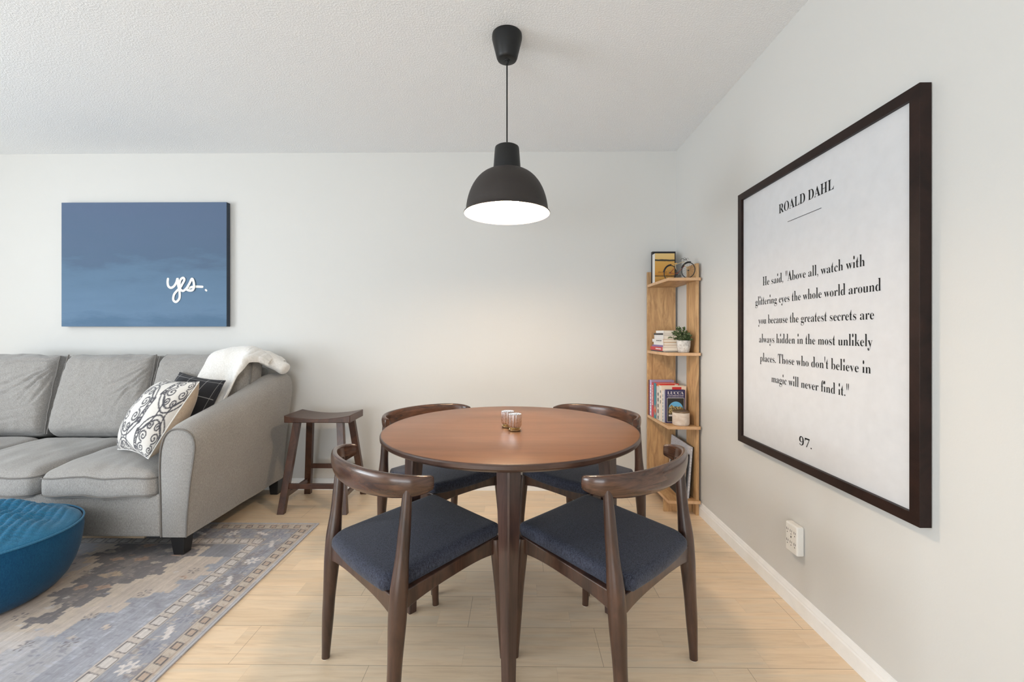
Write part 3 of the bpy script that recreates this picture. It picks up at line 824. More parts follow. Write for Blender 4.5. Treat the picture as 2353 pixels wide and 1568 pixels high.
# ---------------------------------------------------------------- sofa
def crest(y):
    P = [(2.16, .655), (2.2, .672), (2.3, .697), (2.45, .727), (2.6, .76), (2.75, .800), (2.88, .842), (2.98, .862), (3.05, .860), (3.09, .84)]
    if y <= P[0][0]: return P[0][1]
    for (a, za), (b, zb) in zip(P, P[1:]):
        if y <= b: return za + (zb-za)*(y-a)/(b-a)
    return P[-1][1]
def arm_mesh(t, side, L, name='arm'):
    """side=+1: right arm (outer side at larger x)"""
    sec = [(-.150, 0.0), (-.154, .35), (-.158, .62), (-.153, .80), (-.135, .92), (-.105, .985), (-.065, 1.0), (-.025, .985), (.002, .95), (.018, .895), (.022, .82),
           (.014, .70), (.0, .52), (-.010, .35), (-.018, .18), (-.022, 0.0)]
    xo = -1.630
    ys = [2.158, 2.162, 2.175, 2.2] + [2.2+.045*i for i in range(1, 19)] + [3.05, 3.075, 3.088]
    bm = bmesh.new(); rings = []
    for i, y in enumerate(ys):
        zc = crest(y); ins = {0: .012, 1: .004, 2: .0}.get(i, 0.0)
        ins2 = {len(ys)-1: .035, len(ys)-2: .012}.get(i, 0.0)
        w = 0.035*max(0, (y-2.16)/.9)
        ring = []
        for (dx, f) in sec:
            cxm = -.068
            x = dx + (w*(f) if dx > -.07 else w*f*0.4)
            k = 1 - (ins+ins2)/.09
            x = cxm + (x-cxm)*k
            z = .11 + (zc-.11)*f - (ins+ins2)*f + 0.003*nz3(x, y, f, 6)
            X = xo + x
            if side < 0: X = 2*(-2.6755) - X
            ring.append(Vector((X, y, z)) - L)
        rings.append(ring)
    loft(bm, rings)
    o = autosmooth(frombm(name, bm, M['sofa_fabric'], t), 75)
    # piping round the front panel
    pp = [Vector(((xo+.988*(dx+.068)-.068) if side > 0 else 2*(-2.6755)-(xo+.988*(dx+.068)-.068), 2.159, .11+(.655-.11)*f-.004*f)) - L for dx, f in sec]
    tube('piping', spline(pp, 3), .0042, M['piping'], o, 8)
    return o
def build_sofa():
    L = Vector((-2.6755, 2.6, 0))
    t = thing('sofa', 'light grey fabric three-seat sofa with sloping arms against the rear wall', 'sofa', L)
    arm_mesh(t, 1, L); arm_mesh(t, -1, L)
    # base
    xa, xb = -3.572, -1.779
    o = boxo('base', (xa-L.x, xb-L.x, 2.152-L.y, 3.06-L.y, .112, .325), M['sofa_fabric'], t); bev(o, .012, 3)
    boxo('underside', (xa-L.x+.05, xb-L.x+.07, 2.22-L.y, 3.04-L.y, .098, .113), M['under'], t)
    boxo('support_slat', (-2.55-L.x, -1.93-L.x, 2.235-L.y, 2.26-L.y, .068, .099), M['pine'], t)
    def fb(p, u, v, w): return (p.x, p.y + .05*w, p.z)
    softbox('back_frame', .905, .07, .335, .05, M['sofa_fabric'], t, fb, .05, loc=(0, 3.005-L.y, .56))
    for lx, ly, z0 in ((-1.712, 2.212, .0075), (-3.64, 2.212, .0075), (-1.70, 3.055, 0), (-3.65, 3.055, 0)):
        bm = bmesh.new(); loft(bm, [[(lx-L.x+a*h, ly-L.y+b*h, z) for a, b in ((-1,-1),(1,-1),(1,1),(-1,1))] for z, h in ((z0, .026), (.118, .037))])
        bev(frombm('leg', bm, M['black_leg'], t), .003)
    # seat cushions
    edges = [-1.795, -2.385, -2.962, -3.55]
    for k in range(3):
        x1, x0 = edges[k], edges[k+1]; cx = (x0+x1)/2; a = (x1-x0)/2 - .002
        sd = k*13.7
        def fn(p, u, v, w, sd=sd, a=a):
            x, y, z = p; u = max(-1, min(1, u)); v = max(-1, min(1, v))
            z += (.022*(1-u*u)**.8*(1-v*v*.6) if w > 0 else 0) + .030*(v+1)/2
            z += .009*nz3(x*5, y*5, sd, 1.3) + .004*nz3(x*18, y*7, sd, 1.0)
            y -= .014*(1-u**4)*(1 if v < 0 else 0)*abs(v)
            if v < 0: z -= .012*v*v*(1 if w > 0 else 0)
            return (x, y, z)
        dz = -.018 if k == 1 else 0.0
        c = softbox('seat_cushion', a, .285, .075, .045, M['sofa_fabric'], t, fn, .016, loc=(cx-L.x, 2.42-L.y, .373))
        # piping: along top and bottom perimeter
        for ww in (1, -1):
            pts = []
            cr = .045
            for (sx, sy) in ((-1, -1), (1, -1), (1, 1), (-1, 1)):
                base = {(-1,-1): 180, (1,-1): 270, (1,1): 0, (-1,1): 90}[(sx, sy)]
                for q in range(0, 91, 30):
                    an = radians(base+q); pts.append((sx*(a-cr)+cr*cos(an), sy*(.285-cr)+cr*sin(an)))
            P = []
            m = len(pts)
            for i in range(m):
                p, q = Vector(pts[i]), Vector(pts[(i+1) % m]); n = max(1, int((q-p).length/.04))
                for j in range(n): P.append(p.lerp(q, j/n))
            PP = []
            for p in P:
                z = ww*.075*.58
                qv = Vector((p.x, p.y, z)); r0 = fn(qv, p.x/a, p.y/.285, ww*.58 if ww > 0 else -.5)
                PP.append(Vector(r0) * 1.0 + Vector((0, 0, ww*.004)) + Vector((p.x, p.y, 0)).normalized()*.001)
            tube('piping', PP, .0032, M['piping'], c, 6, closed=True)
    # back cushions
    bx = [(-2.03, .335), (-2.655, .318), (-3.29, .318)]
    rc = random.Random(21); creases = []
    for k in range(3):
        cl = []
        for q in range(9):            # fanning from the upper right corner
            a = radians(184 + q*8.5 + rc.uniform(-3, 3)); ln = rc.uniform(.55, 1.15) if k != 2 else rc.uniform(.9, 1.7)
            cl.append((.97, .93 - q*.045, .97+ln*cos(a), .93 - q*.045 + ln*sin(a)*1.0, rc.uniform(-.08, .08), rc.uniform(.018, .032), rc.uniform(.006, .011)))
        for q in range(4):            # along the right side seam
            w0 = .45 - q*.32; cl.append((.98, w0, .98-rc.uniform(.25, .5), w0-rc.uniform(.05, .2), .1, .022, rc.uniform(.004, .008)))
        for q in range(3):            # from the upper left corner
            a = radians(-8 - q*14); ln = rc.uniform(.4, .8); cl.append((-.96, .93-q*.05, -.96+ln*cos(a), .93-q*.05+ln*sin(a), .05, .022, .006))
        if k == 2:
            for q in range(6):        # slack cushion: long sagging folds
                w0 = .55 - q*.22; cl.append((-.9, w0-.1, .9, w0+.12, -.07, .03, rc.uniform(.005, .010)))
        creases.append(cl)
    for k, (cx, a) in enumerate(bx):
        sd = 3.1 + k*7.7
        def fn(p, u, v, w, sd=sd, k=k):
            x, y, z = p
            puff = (1-u**4)*(1-w**4)
            if v < 0: y -= .055*puff**.9*(1-.25*w)
            else: y += .02*puff
            x *= 1 - .05*(w+1)/2*abs(u)**3 - .012*w
            z += .012*(1-u*u)*w if w > 0 else 0
            z += .022*max(0, w)**2*abs(u)**8
            # wrinkles: creases fanning from the upper right corner and across
            if v < 0:
                d1 = (1-u)*1.2 + (1-w)*.9
                an = atan2(1.02-w, 1.02-u)
                for (p0u, p0w, p1u, p1w, cv, wd, am) in creases[k]:
                    du_, dw_ = p1u-p0u, p1w-p0w; L2 = du_*du_+dw_*dw_
                    tq = max(0, min(1, ((u-p0u)*du_+(w-p0w)*dw_)/L2))
                    bow = cv*4*tq*(1-tq)
                    qx = p0u+du_*tq - dw_*bow; qw = p0w+dw_*tq + du_*bow
                    dd = sqrt(((u-qx)*1.15)**2 + (w-qw)**2)
                    y += am*math.exp(-(dd/wd)**2)*(sin(pi*min(1, .12+tq*.9)))**.7*puff**.25
                    y -= am*.55*math.exp(-((dd-wd*1.9)/wd)**2)*sin(pi*min(1, .12+tq*.9))*puff**.25
                y += .004*nz3(u*9, w*9, sd+9)
            z += .014*nz3(u*3.2, sd, v*1.5)*max(0, w)
            return (x, y, z)
        c = softbox('back_cushion', a-.004, .082, .262, .062, M['sofa_fabric'], t, fn, .0085, loc=(cx-L.x, 2.835-L.y, .718))
        c.rotation_euler = (radians(-13), 0, 0)
        # side seams
        for s in (-1, 1):
            P = []
            for i in range(25):
                w = -.93 + 1.86*i/24
                q = fn(Vector((s*(a-.010)*(1-.0), -.058, w*.262)), s*.97, -1, w)
                P.append(Vector((q[0]*1.0, q[1]-.004, q[2])))
            tube('piping', P, .0042, M['piping'], c, 6)
build_sofa()

# ---------------------------------------------------------------- throw blanket
def build_throw():
    L = Vector((-1.8, 2.85, .9))
    # per column: x, crest z, front hem (y, z), back hem z
    cols = [(-1.985, 1.003, 2.640, .790, .93), (-1.965, 1.012, 2.60, .760, .93), (-1.93, 1.022, 2.595, .735, .93), (-1.88, 1.036, 2.585, .70, .93), (-1.815, 1.040, 2.585, .672, .93),
            (-1.775, 1.036, 2.585, .668, .93), (-1.755, 1.030, 2.64, .76, .93), (-1.735, 1.022, 2.70, .87, .93), (-1.705, 1.004, 2.76, .945, .93), (-1.67, .985, 2.82, .940, .925),
            (-1.63, .948, 2.86, .914, .910), (-1.595, .918, 2.88, .900, .898)]
    NS = 26
    def col(x, zc, yf, zf, zb):
        # path: hem -> up the front of the cushion -> over -> back hem
        top_y = 2.90
        k1 = (2.745, zf + (zc-zf)*.62) if yf < 2.72 else (yf-.005, zf + (zc-zf)*.45)
        pts = [(x, yf, zf), (x, *((yf+k1[0])/2-.004, (zf+k1[1])/2)), (x, *k1), (x, (k1[0]+top_y)/2-.012, zc-.018), (x, top_y, zc), (x, 2.985, zc-.028), (x, 3.05, (zc+zb)/2+.01), (x, 3.075, zb)]
        P = spline(pts, 4); out = []
        for i in range(NS):
            f = i/(NS-1)*(len(P)-1); k = min(int(f), len(P)-2); out.append(P[k].lerp(P[k+1], f-k))
        return out
    X = spline([Vector((c[0], c[1], 0)) for c in cols], 4)
    def interp(x, j):
        for a, b in zip(cols, cols[1:]):
            if a[0] <= x <= b[0]: u = (x-a[0])/(b[0]-a[0]); u = u*u*(3-2*u); return a[j]*(1-u)+b[j]*u
        return cols[-1][j]
    xs = [-1.985 + (.350)*i/54 for i in range(55)]
    V, F = [], []
    for x in xs:
        for i, p in enumerate(col(x, *[interp(x, j) for j in (1, 2, 3, 4)])):
            s = i/(NS-1)
            d = .012*nz3(x*7 - s*2.0, s*2.2, 3.3) + .006*sin(x*26 + s*5 + 2*nz3(x*4, s*3, 1)) * (.4+.6*sin(pi*min(1, s*1.3)))
            V.append(Vector((p.x + .006*nz3(x*6, s*7, 9), p.y - d*.7, p.z + d*.8)) - L)
    for i in range(len(xs)-1):
        for j in range(NS-1): F.append((i*NS+j, (i+1)*NS+j, (i+1)*NS+j+1, i*NS+j+1))
    # the rolled end lying over the arm
    ctr = spline([(-1.735, 2.93, .975), (-1.69, 2.935, .960), (-1.64, 2.94, .928), (-1.60, 2.945, .901), (-1.572, 2.95, .886)], 5)
    nn = len(ctr); S = 18
    for i, c in enumerate(ctr):
        e = i/(nn-1); rr_ = .040*(1 + .15*sin(e*7)) * (sqrt(max(.02, 1-((e-.8)/.22)**2)) if e > .8 else 1) * (sqrt(max(.05, e/.15)) if e < .15 else 1)
        for q in range(S):
            a = 2*pi*q/S; V.append(c - L + Vector((rr_*.35*sin(a), rr_*1.25*cos(a)*(1+.12*nz3(q*.7, e*3, 2)), rr_*.8*sin(a))))
    b0 = len(xs)*NS
    for i in range(nn-1):
        for q in range(S): F.append((b0+i*S+q, b0+i*S+(q+1) % S, b0+(i+1)*S+(q+1) % S, b0+(i+1)*S+q))
    F.append(tuple(b0+(nn-1)*S+q for q in range(S))); F.append(tuple(b0+q for q in range(S))[::-1])
    o = mesh('throw_blanket', V, F, M['throw'], None, True, L)
    sm = o.modifiers.new('thick', 'SOLIDIFY'); sm.thickness = .020; sm.offset = 0
    sb = o.modifiers.new('sub', 'SUBSURF'); sb.levels = 1; sb.render_levels = 2
    tag(o, 'white fleece throw blanket draped over the right end of the sofa back', 'blanket')
build_throw()

# ---------------------------------------------------------------- throw pillows
def pillow_pts(n, half, thick, pinch=.07):
    """front surface function (u,v in -1..1) -> (x, bulge, z)"""
    def f(u, v):
        e = (1-u**2)*(1-v**2)
        w = e**.46
        pin = 1 - pinch*((1-abs(u)**2)*abs(v)**3)
        pin2 = 1 - pinch*((1-abs(v)**2)*abs(u)**3)
        return u*half*pin2, thick*w, v*half*pin
    return f
def pillow(name, half, thick, n, colfn, front_mat, back_mat, M4, label, back_name='back_panel', wr=.006):
    f = pillow_pts(n, half, thick)
    t = thing(name, label, 'cushion'); t.matrix_world = M4
    sides = []
    for s, nm in ((-1, 'front_panel'), (1, back_name)):
        nn = n if s < 0 else 40
        V, cols = [], []
        for j in range(nn+1):
            for i in range(nn+1):
                su, sv = -1+2*i/nn, -1+2*j/nn; u, v = sin(su*pi/2), sin(sv*pi/2)
                x, b, z = f(u, v)
                b += wr*nz3(u*3, v*3, 2+s)*(1-u*u)*(1-v*v)
                V.append((x, s*b, z))
                if s < 0 and colfn: cols.append((*colfn(su*1.25, sv*1.25), 1))
        F = [(j*(nn+1)+i, j*(nn+1)+i+1, (j+1)*(nn+1)+i+1, (j+1)*(nn+1)+i) for j in range(nn) for i in range(nn)]
        if s > 0: F = [q[::-1] for q in F]
        me = bpy.data.meshes.new(nm); me.from_pydata(V, [], F); me.update()
        if cols:
            at = me.color_attributes.new('Col', 'FLOAT_COLOR', 'POINT')
            at.data.foreach_set('color', np.array(cols, dtype=np.float32).ravel())
        link(nm, me, front_mat if s < 0 else back_mat, t, True)
    P = []
    for k in range(4):
        for i in range(20):
            q = -1+2*i/20
            u, v = ((q, -1), (1, q), (-q, 1), (-1, -q))[k]
            x, b, z = f(u, v); P.append((x, 0, z))
    tube('seam', P, .003, back_mat if thick < .08 else M['throw'], t, 6, closed=True)
    return t
def basis(c, e1, e2):
    e1 = Vector(e1).normalized(); e2 = Vector(e2); e2 = (e2 - e1*e2.dot(e1)).normalized(); nrm = e2.cross(e1) * -1.0
    # local x=e1, local z=e2, local y = z cross x
    ey = e2.cross(e1)
    m = Matrix.Identity(4)
    for i in range(3): m[i][0] = e1[i]; m[i][1] = ey[i]; m[i][2] = e2[i]; m[i][3] = c[i]
    return m
def scroll_cells():
    # distance field to scroll curves inside one repeat tile
    segs = []
    def spiral(cx, cy, r0, turns, a0, d):
        P = []
        for i in range(26):
            u = i/25; a = a0 + d*turns*2*pi*u; r = r0*(1-u)**.8 + .012; P.append((cx+r*cos(a), cy+r*sin(a)*1.43))
        return P
    for mx in (-1, 1):
        for my in (-1, 1):
            P = spiral(.20, .24, .135, 1.5, -pi/2, 1); segs.append([(mx*x, my*y) for x, y in P])
            P = spiral(.13, .60, .085, 1.3, pi/2, 1); segs.append([(mx*x, my*y) for x, y in P])
            for rr_ in (.05, .10): segs.append([(mx*(.5 + rr_*cos(2*pi*i/16)), my*rr_*1.43*sin(2*pi*i/16)) for i in range(17)])
            P = spiral(.435, .33, .06, 1.3, pi/2, -1); segs.append([(mx*x, my*y) for x, y in P])
            # ogee outline
            O = [(.0 + .5*sin(pi*i/24*.5)**1.2, .96*cos(pi*i/24*.5)) for i in range(25)]
            segs.append([(mx*x, my*y) for x, y in O])
            O = [(.5 - .36*sin(pi*i/16*.5), .98 - .62*cos(pi*i/16*.5)) for i in range(17)]
            segs.append([(mx*x, my*y) for x, y in O])
            O = [(.0 + .40*sin(pi*i/24*.5)**1.2, .80*cos(pi*i/24*.5)) for i in range(25)]
            segs.append([(mx*x, my*y) for x, y in O])
    A = []; B = []
    for s in segs:
        for p, q in zip(s, s[1:]): A.append(p); B.append(q)
    return np.array(A), np.array(B)
_A, _B = scroll_cells()
def scroll_color(u, v):
    tx, ty = .44, .63
    # half-drop repeat
    X = u/tx*.5; k = math.floor(X+.5); x = X-k; Y = v/ty*1.0 + (k % 2)*1.0
    y = ((Y+1) % 2) - 1
    p = np.array([x, y]); d = _B-_A; w = np.clip(((p-_A)*d).sum(1)/np.maximum((d*d).sum(1), 1e-9), 0, 1)
    q = _A + d*w[:, None] - p; q[:, 1] *= .698
    dist = sqrt((q*q).sum(1).min())
    n = nz3(u*30, v*30, 1)*.010
    k_ = max(0.0, min(1.0, (dist - .014 - n)/.012)); k_ = k_*k_*(3-2*k_)
    return tuple(a*(1-k_) + b*k_ for a, b in zip((.075, .075, .088), (.66, .64, .61)))
pillow('throw_pillow', .215, .115, 150, scroll_color, mat_vcol('scroll_print', .9, 250, .35, .14), M['beige'],
       basis((-1.975, 2.378, .676), (.80, -.50, .03), (.42, .36, .85)), 'white throw pillow with charcoal scroll pattern leaning inside the sofa arm')
def grid_color(u, v):
    x = (u*.2+.035) % .112; y = (v*.2+.055) % .112
    n = nz3(u*25, v*25, 4)*.3
    return (.42, .42, .42) if (x < .0024 or y < .0024) else (.030+.006*n, .031+.006*n, .036+.006*n)
pillow('throw_pillow', .195, .060, 190, grid_color, mat_vcol('windowpane_print', .9, 250, .3, .14), plain('charcoal_cotton', (.03, .031, .038), .9),
       basis((-1.985, 2.592, .690), (.93, -.30, -.10), (.22, .38, .88)), 'charcoal throw pillow with thin white windowpane check, behind the scroll-patterned pillow')

# ---------------------------------------------------------------- pouf
def build_pouf():
    t = thing('bean_bag_pouf', 'round deep blue pouf with puckered top in front of the sofa', 'pouf', (-2.272, 1.795, .0072))
    R = .332
    def fn(a, z): return 1 + .015*sin(a*3+1)*z/.3 + .006*nz3(cos(a)*4, sin(a)*4, z*8)
    prof = [(0, .0), (.20, .0), (.232, .004), (.262, .022), (.288, .055), (.309, .10), (.323, .15), (.331, .20), (.334, .24), (R, .272), (R-.004, .280)]
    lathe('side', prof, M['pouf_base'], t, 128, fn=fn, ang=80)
    V, F = [], []
    nr, na = 70, 220
    for i in range(nr+1):
        r = i/nr
        for k in range(na):
            a = 2*pi*k/na; x, y = r*cos(a), r*sin(a)
            zz = .280 + .068*max(0.0, 1-r**2)**.55 * (1 + .25*nz3(x*1.6, y*1.6, 5)) 
            ed = min(1, (1-r)*5)
            # large slump folds
            zz += ed*(.040*nz3(x*1.9+3, y*2.8, 8) + .016*(.35-abs(nz3(x*3.1-y*1.5, y*2.2+x, 4)))) - .012
            # pucker bands: rows of gathers
            g = x*.8 + y*.45; h = -x*.45 + y*.8
            band = sin(g*R/.028*2*pi*.5); row = sin(h*R/.0085*2*pi*.5 + 1.2*nz3(x*4, y*4, 2))
            zz += ed*(.0080*abs(band)**.6 + .0048*row*abs(band)**.7)
            rr = (R-.004)*r*(1 + .015*sin(a*3+1)*.28/.3*r)
            V.append((rr*cos(a), rr*sin(a), zz))
    for i in range(nr):
        for k in range(na):
            k2 = (k+1) % na; F.append((i*na+k, (i+1)*na+k, (i+1)*na+k2, i*na+k2))
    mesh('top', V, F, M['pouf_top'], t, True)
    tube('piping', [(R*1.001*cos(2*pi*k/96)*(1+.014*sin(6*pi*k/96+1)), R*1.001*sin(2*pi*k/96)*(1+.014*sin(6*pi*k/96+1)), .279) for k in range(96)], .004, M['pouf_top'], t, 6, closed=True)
build_pouf()

# ---------------------------------------------------------------- corner bookshelf
SH = [1.475, 1.010, .555, .096]
def build_shelf():
    t = thing('corner_shelf', 'light oak open corner shelf with four tiers, right of the rear chair', 'bookshelf', (1.04, 2.9, 0))
    L = Vector(t.location)
    def b(name, x0, x1, y0, y1, z0, z1, mat=M['oak'], w=.001):
        return boxo(name, (x0-L.x, x1-L.x, y0-L.y, y1-L.y, z0, z1), mat, t, w)
    b('back_panel', .930, 1.130, 3.104, 3.122, .0, 1.566)
    b('side_panel', 1.114, 1.132, 2.712, 2.866, .0, 1.566)
    for z in SH:
        bm = bmesh.new()
        out = [(.930, 3.103), (.930, 2.97), (.938, 2.70), (1.1330, 2.69), (1.1330, 2.711), (1.113, 2.711), (1.113, 2.867), (1.132, 2.867), (1.132, 3.103)]
        prism(bm, [(x-L.x, y-L.y, z-.018) for x, y in out], [(x-L.x, y-L.y, z) for x, y in out])
        bmesh.ops.recalc_face_normals(bm, faces=bm.faces)
        for f in bm.faces: f.material_index = 1 if abs(f.normal.z) < .5 else 0
        frombm('shelf_board', bm, [M['oak_flat'], M['oak_edge']], t)
    b('plinth', .934, 1.112, 2.770, 2.788, 0, .077)
M['oak_flat'] = mat_wood('light_oak_boards', (0.36, 0.195, 0.085), (0.62, 0.40, 0.20), 0.5, (5, 0.8, 5), 4.5)
build_shelf()

def book(name, label, x0, x1, y0, y1, z0, z1, cover, spine, group=None, cover_mat=None, flat=False, pages='right'):
    """upright: cover faces -y, spine faces -x; flat: lies down, spine faces -x"""
    t = thing(name, label, 'book', ((x0+x1)/2, (y0+y1)/2, z0), 0, group); L = Vector(t.location)
    c = .0018
    bm = bmesh.new()
    if flat:
        box(bm, x0-L.x, x1-L.x, y0-L.y, y1-L.y, 0, c); box(bm, x0-L.x, x1-L.x, y0-L.y, y1-L.y, z1-z0-c, z1-z0); box(bm, x0-L.x, x0-L.x+c, y0-L.y, y1-L.y, c, z1-z0-c)
        pg = (x0-L.x+c, x1-L.x-.004, y0-L.y+.003, y1-L.y-.003, c, z1-z0-c)
    else:
        box(bm, x0-L.x, x1-L.x, y0-L.y, y0-L.y+c, 0, z1-z0); box(bm, x0-L.x, x1-L.x, y1-L.y-c, y1-L.y, 0, z1-z0); box(bm, x0-L.x, x0-L.x+c, y0-L.y+c, y1-L.y-c, 0, z1-z0)
        pg = (x0-L.x+c, x1-L.x-.004, y0-L.y+c, y1-L.y-c, .003, z1-z0-.003)
    bmesh.ops.recalc_face_normals(bm, faces=bm.faces)
    for f in bm.faces:
        ctr = f.calc_center_median()
        f.material_index = 1 if (f.normal.x < -.5 and ctr.x < x0-L.x+.001) else 0
    frombm('cover', bm, [cover_mat or plain(name+'_cover', cover, .4), plain(name+'_spine', spine, .45)], t)
    boxo('pages', pg, M['paper'], t)
    return t, L
def quad(bm, x0, x1, z0, z1, y):
    v = [bm.verts.new(p) for p in ((x0, y, z0), (x1, y, z0), (x1, y, z1), (x0, y, z1))]; return bm.faces.new(v)
def cover_text(s, parent, L, xa, xb, z, h, y, mat, name='lettering', off=0.0):
    v, f = text_geo(serif(s), off); x0 = min(p[0] for p in v); x1 = max(p[0] for p in v); hh = max(p[1] for p in v)
    mesh(name, [(xa+(xb-xa)*(p[0]-x0)/(x1-x0)-L.x, y-L.y, z+p[1]/hh*h-L.z) for p in v], f, mat, parent)

# flat stack on the second tier, bottom to top
zz = SH[1]+.0003
for lab, col, sp, th, dx, dy0, dy1 in (
    ('thin charcoal paperback at the very bottom of the flat stack on the shelf', (.05,.05,.06), (.04,.04,.05), .008, -.004, 2.792, 3.04),
    ('red-spined book lying near the bottom of the flat stack on the shelf', (.70,.60,.52), (.52,.03,.035), .024, -.006, 2.795, 3.045),
    ('purple-spined slim book lying on the red-spined book', (.60,.52,.46), (.20,.13,.30), .012, -.002, 2.80, 3.02),
    ('white paperback lying on the purple-spined book, tan cover edge', (.55,.34,.18), (.72,.71,.69), .019, .002, 2.80, 3.00),
    ('white-spined book with black title band, fourth from top of the stack', (.60,.38,.20), (.74,.73,.71), .020, -.001, 2.80, 3.02),
    ('thick pale grey book below the black-edged book in the stack', (.62,.57,.53), (.70,.69,.68), .027, .003, 2.805, 2.99),
    ('slim black-spined book second from the top of the stack', (.55,.50,.47), (.02,.02,.022), .012, .002, 2.81, 3.0),
    ('small white book lying on top of the flat stack', (.70,.67,.64), (.76,.75,.73), .017, .008, 2.815, 2.97)):
    t, L = book('book', lab, .940+dx, 1.075+dx*2, dy0, dy1, zz, zz+th-.0004, col, sp, 'flat stack of books on the second tier', flat=True)
    if 'red-spined book lying near' in lab or 'black title' in lab:
        mm = M['white_paint'] if 'red' in lab else M['ink']
        bm = bmesh.new()
        for q in range(7):
            ya = dy0-L.y+.03+q*.016
            v = [bm.verts.new(p) for p in ((.940+dx-L.x-.0004, ya, th*.3), (.940+dx-L.x-.0004, ya+.010, th*.3), (.940+dx-L.x-.0004, ya+.010, th*.65), (.940+dx-L.x-.0004, ya, th*.65))]; bm.faces.new(v)
        frombm('title_marks', bm, mm, t)
    zz += th

# upright row on the third tier, from the back to the front
z3 = SH[2]+.0003
def vgroup(lab, x0, x1, y0, y1, h, cov, sp, cm=None):
    return book('book', lab, x0, x1, y0, y1, z3, z3+h, cov, sp, 'upright books on the third tier', cm)
def spine_marks(t, L, x, y0, y1, h, mat, n=9, z0=.03, z1=.9):
    bm = bmesh.new(); rr = random.Random(int(y0*1000))
    yc0, yc1 = y0 + (y1-y0)*.28 - L.y, y0 + (y1-y0)*.72 - L.y
    for q in range(n):
        a = h*(z0 + (z1-z0)*q/n); b_ = a + h*(z1-z0)/n*rr.uniform(.45, .8)
        bm.faces.new([bm.verts.new(p) for p in ((x-L.x-.0004, yc1, a), (x-L.x-.0004, yc0, a), (x-L.x-.0004, yc0, b_), (x-L.x-.0004, yc1, b_))])
    frombm('title_marks', bm, mat, t)
WHT, BLK = M['white_paint'], M['ink']
RED = plain('print_red', (.55, .03, .03), .5); ORG = plain('print_orange', (.75, .30, .12), .5); TEAL = plain('print_teal', (.03, .22, .28), .5)
t, L = vgroup('dark red-brown slim book at the back end of the upright row', .936, 1.085, 3.078, 3.100, .245, (.12,.05,.06), (.10,.03,.04)); spine_marks(t, L, .936, 3.078, 3.100, .245, RED, 14)
t, L = vgroup('lavender-spined book with white title in the upright row', .938, 1.095, 3.034, 3.077, .25, (.36,.28,.42), (.45,.38,.58)); spine_marks(t, L, .938, 3.034, 3.077, .25, WHT, 10)
t, L = vgroup('red-spined book with white title beside the lavender one', .938, 1.075, 2.992, 3.033, .235, (.55,.06,.05), (.55,.04,.06)); spine_marks(t, L, .938, 2.992, 3.033, .235, WHT, 12, .35, .95)
t, L = vgroup('teal, orange and red art-spined book in the middle of the upright row', .940, 1.090, 2.935, 2.991, .238, (.60,.05,.04), (.03,.22,.28))
bm = bmesh.new()
for k, (za, zb) in enumerate(((.015, .095), (.03, .07))):
    x = .940-L.x-.0004-.0003*k; yc = 2.963-L.y; w = .024-.010*k
    bm.faces.new([bm.verts.new(p) for p in ((x, yc, za), (x, yc-w, (za+zb)/2), (x, yc, zb), (x, yc+w, (za+zb)/2))]).material_index = k
frombm('spine_art', bm, [ORG, RED], t)
bm = bmesh.new()
for k, (xa, xb) in enumerate(((.945, .962), (.972, 1.052), (1.062, 1.082))): quad(bm, xa-L.x, xb-L.x, .205, .232, 2.9346-L.y).material_index = (0, 1, 2)[k]
frombm('cover_art', bm, [ORG, RED, WHT], t)
t, L = vgroup('black and white spined paperback in the upright row', .941, 1.098, 2.888, 2.934, .222, (.62,.50,.42), (.60,.58,.54)); spine_marks(t, L, .941, 2.888, 2.920, .222, BLK, 5)
t, L = vgroup('cream book with a red block at the top of its cover', .942, 1.104, 2.842, 2.887, .232, (.74,.62,.50), (.72,.68,.60)); spine_marks(t, L, .942, 2.848, 2.87, .232, BLK, 3, .5, .95)
bm = bmesh.new(); quad(bm, 1.012-L.x, 1.072-L.x, .207, .226, 2.8416-L.y); frombm('cover_art', bm, RED, t)
t, L = vgroup('white-spined slim book just behind the navy travel guide', .948, 1.085, 2.820, 2.841, .205, (.66,.64,.62), (.72,.72,.74)); spine_marks(t, L, .948, 2.820, 2.841, .205, TEAL, 8)
t, L = vgroup('navy travel guide titled LUCCA at the front of the upright row', .957, 1.080, 2.800, 2.8195, .213, (.030,.026,.095), (.050,.05,.16))
yF = 2.7996
cover_text('LUCCA', t, L, .967, 1.070, z3+.184, .019, yF, WHT, off=-.01)
bm = bmesh.new()
rr = random.Random(4)
for k in range(17):
    quad(bm, .967+k*.0061-L.x, .967+k*.0061+rr.uniform(.003, .0052)-L.x, .1735, .1775, yF-L.y)
for k in range(16):
    quad(bm, .972+k*.006-L.x, .972+k*.006+rr.uniform(.003, .005)-L.x, .1655, .1672, yF-L.y)
for (a, b_, c_, d_) in ((.964, 1.074, .1595, .1615), (.964, 1.074, .008, .0100), (.964, .966, .008, .1615), (1.072, 1.074, .008, .1615)): quad(bm, a-L.x, b_-L.x, c_, d_, yF-L.y)
quad(bm, .975-L.x, 1.0-L.x, .044, .054, yF-.0009-L.y)
frombm('cover_rules', bm, plain('print_pale', (.70, .66, .66), .5), t)
bm = bmesh.new(); quad(bm, .966-L.x, 1.072-L.x, .010, .1595, yF-.0002-L.y); frombm('cover_panel', bm, plain('print_black_olive', (.022, .020, .016), .5), t)
bm = bmesh.new(); cxa = 1.020-L.x; A = [(cxa+.046*cos(a), .090+.048*sin(a)) for a in [pi*i/24 for i in range(25)]]
bm.faces.new([bm.verts.new((x, yF-.0004-L.y, z)) for x, z in A]); frombm('cover_sky', bm, plain('print_sky', (.13, .42, .68), .5), t)
bm = bmesh.new()
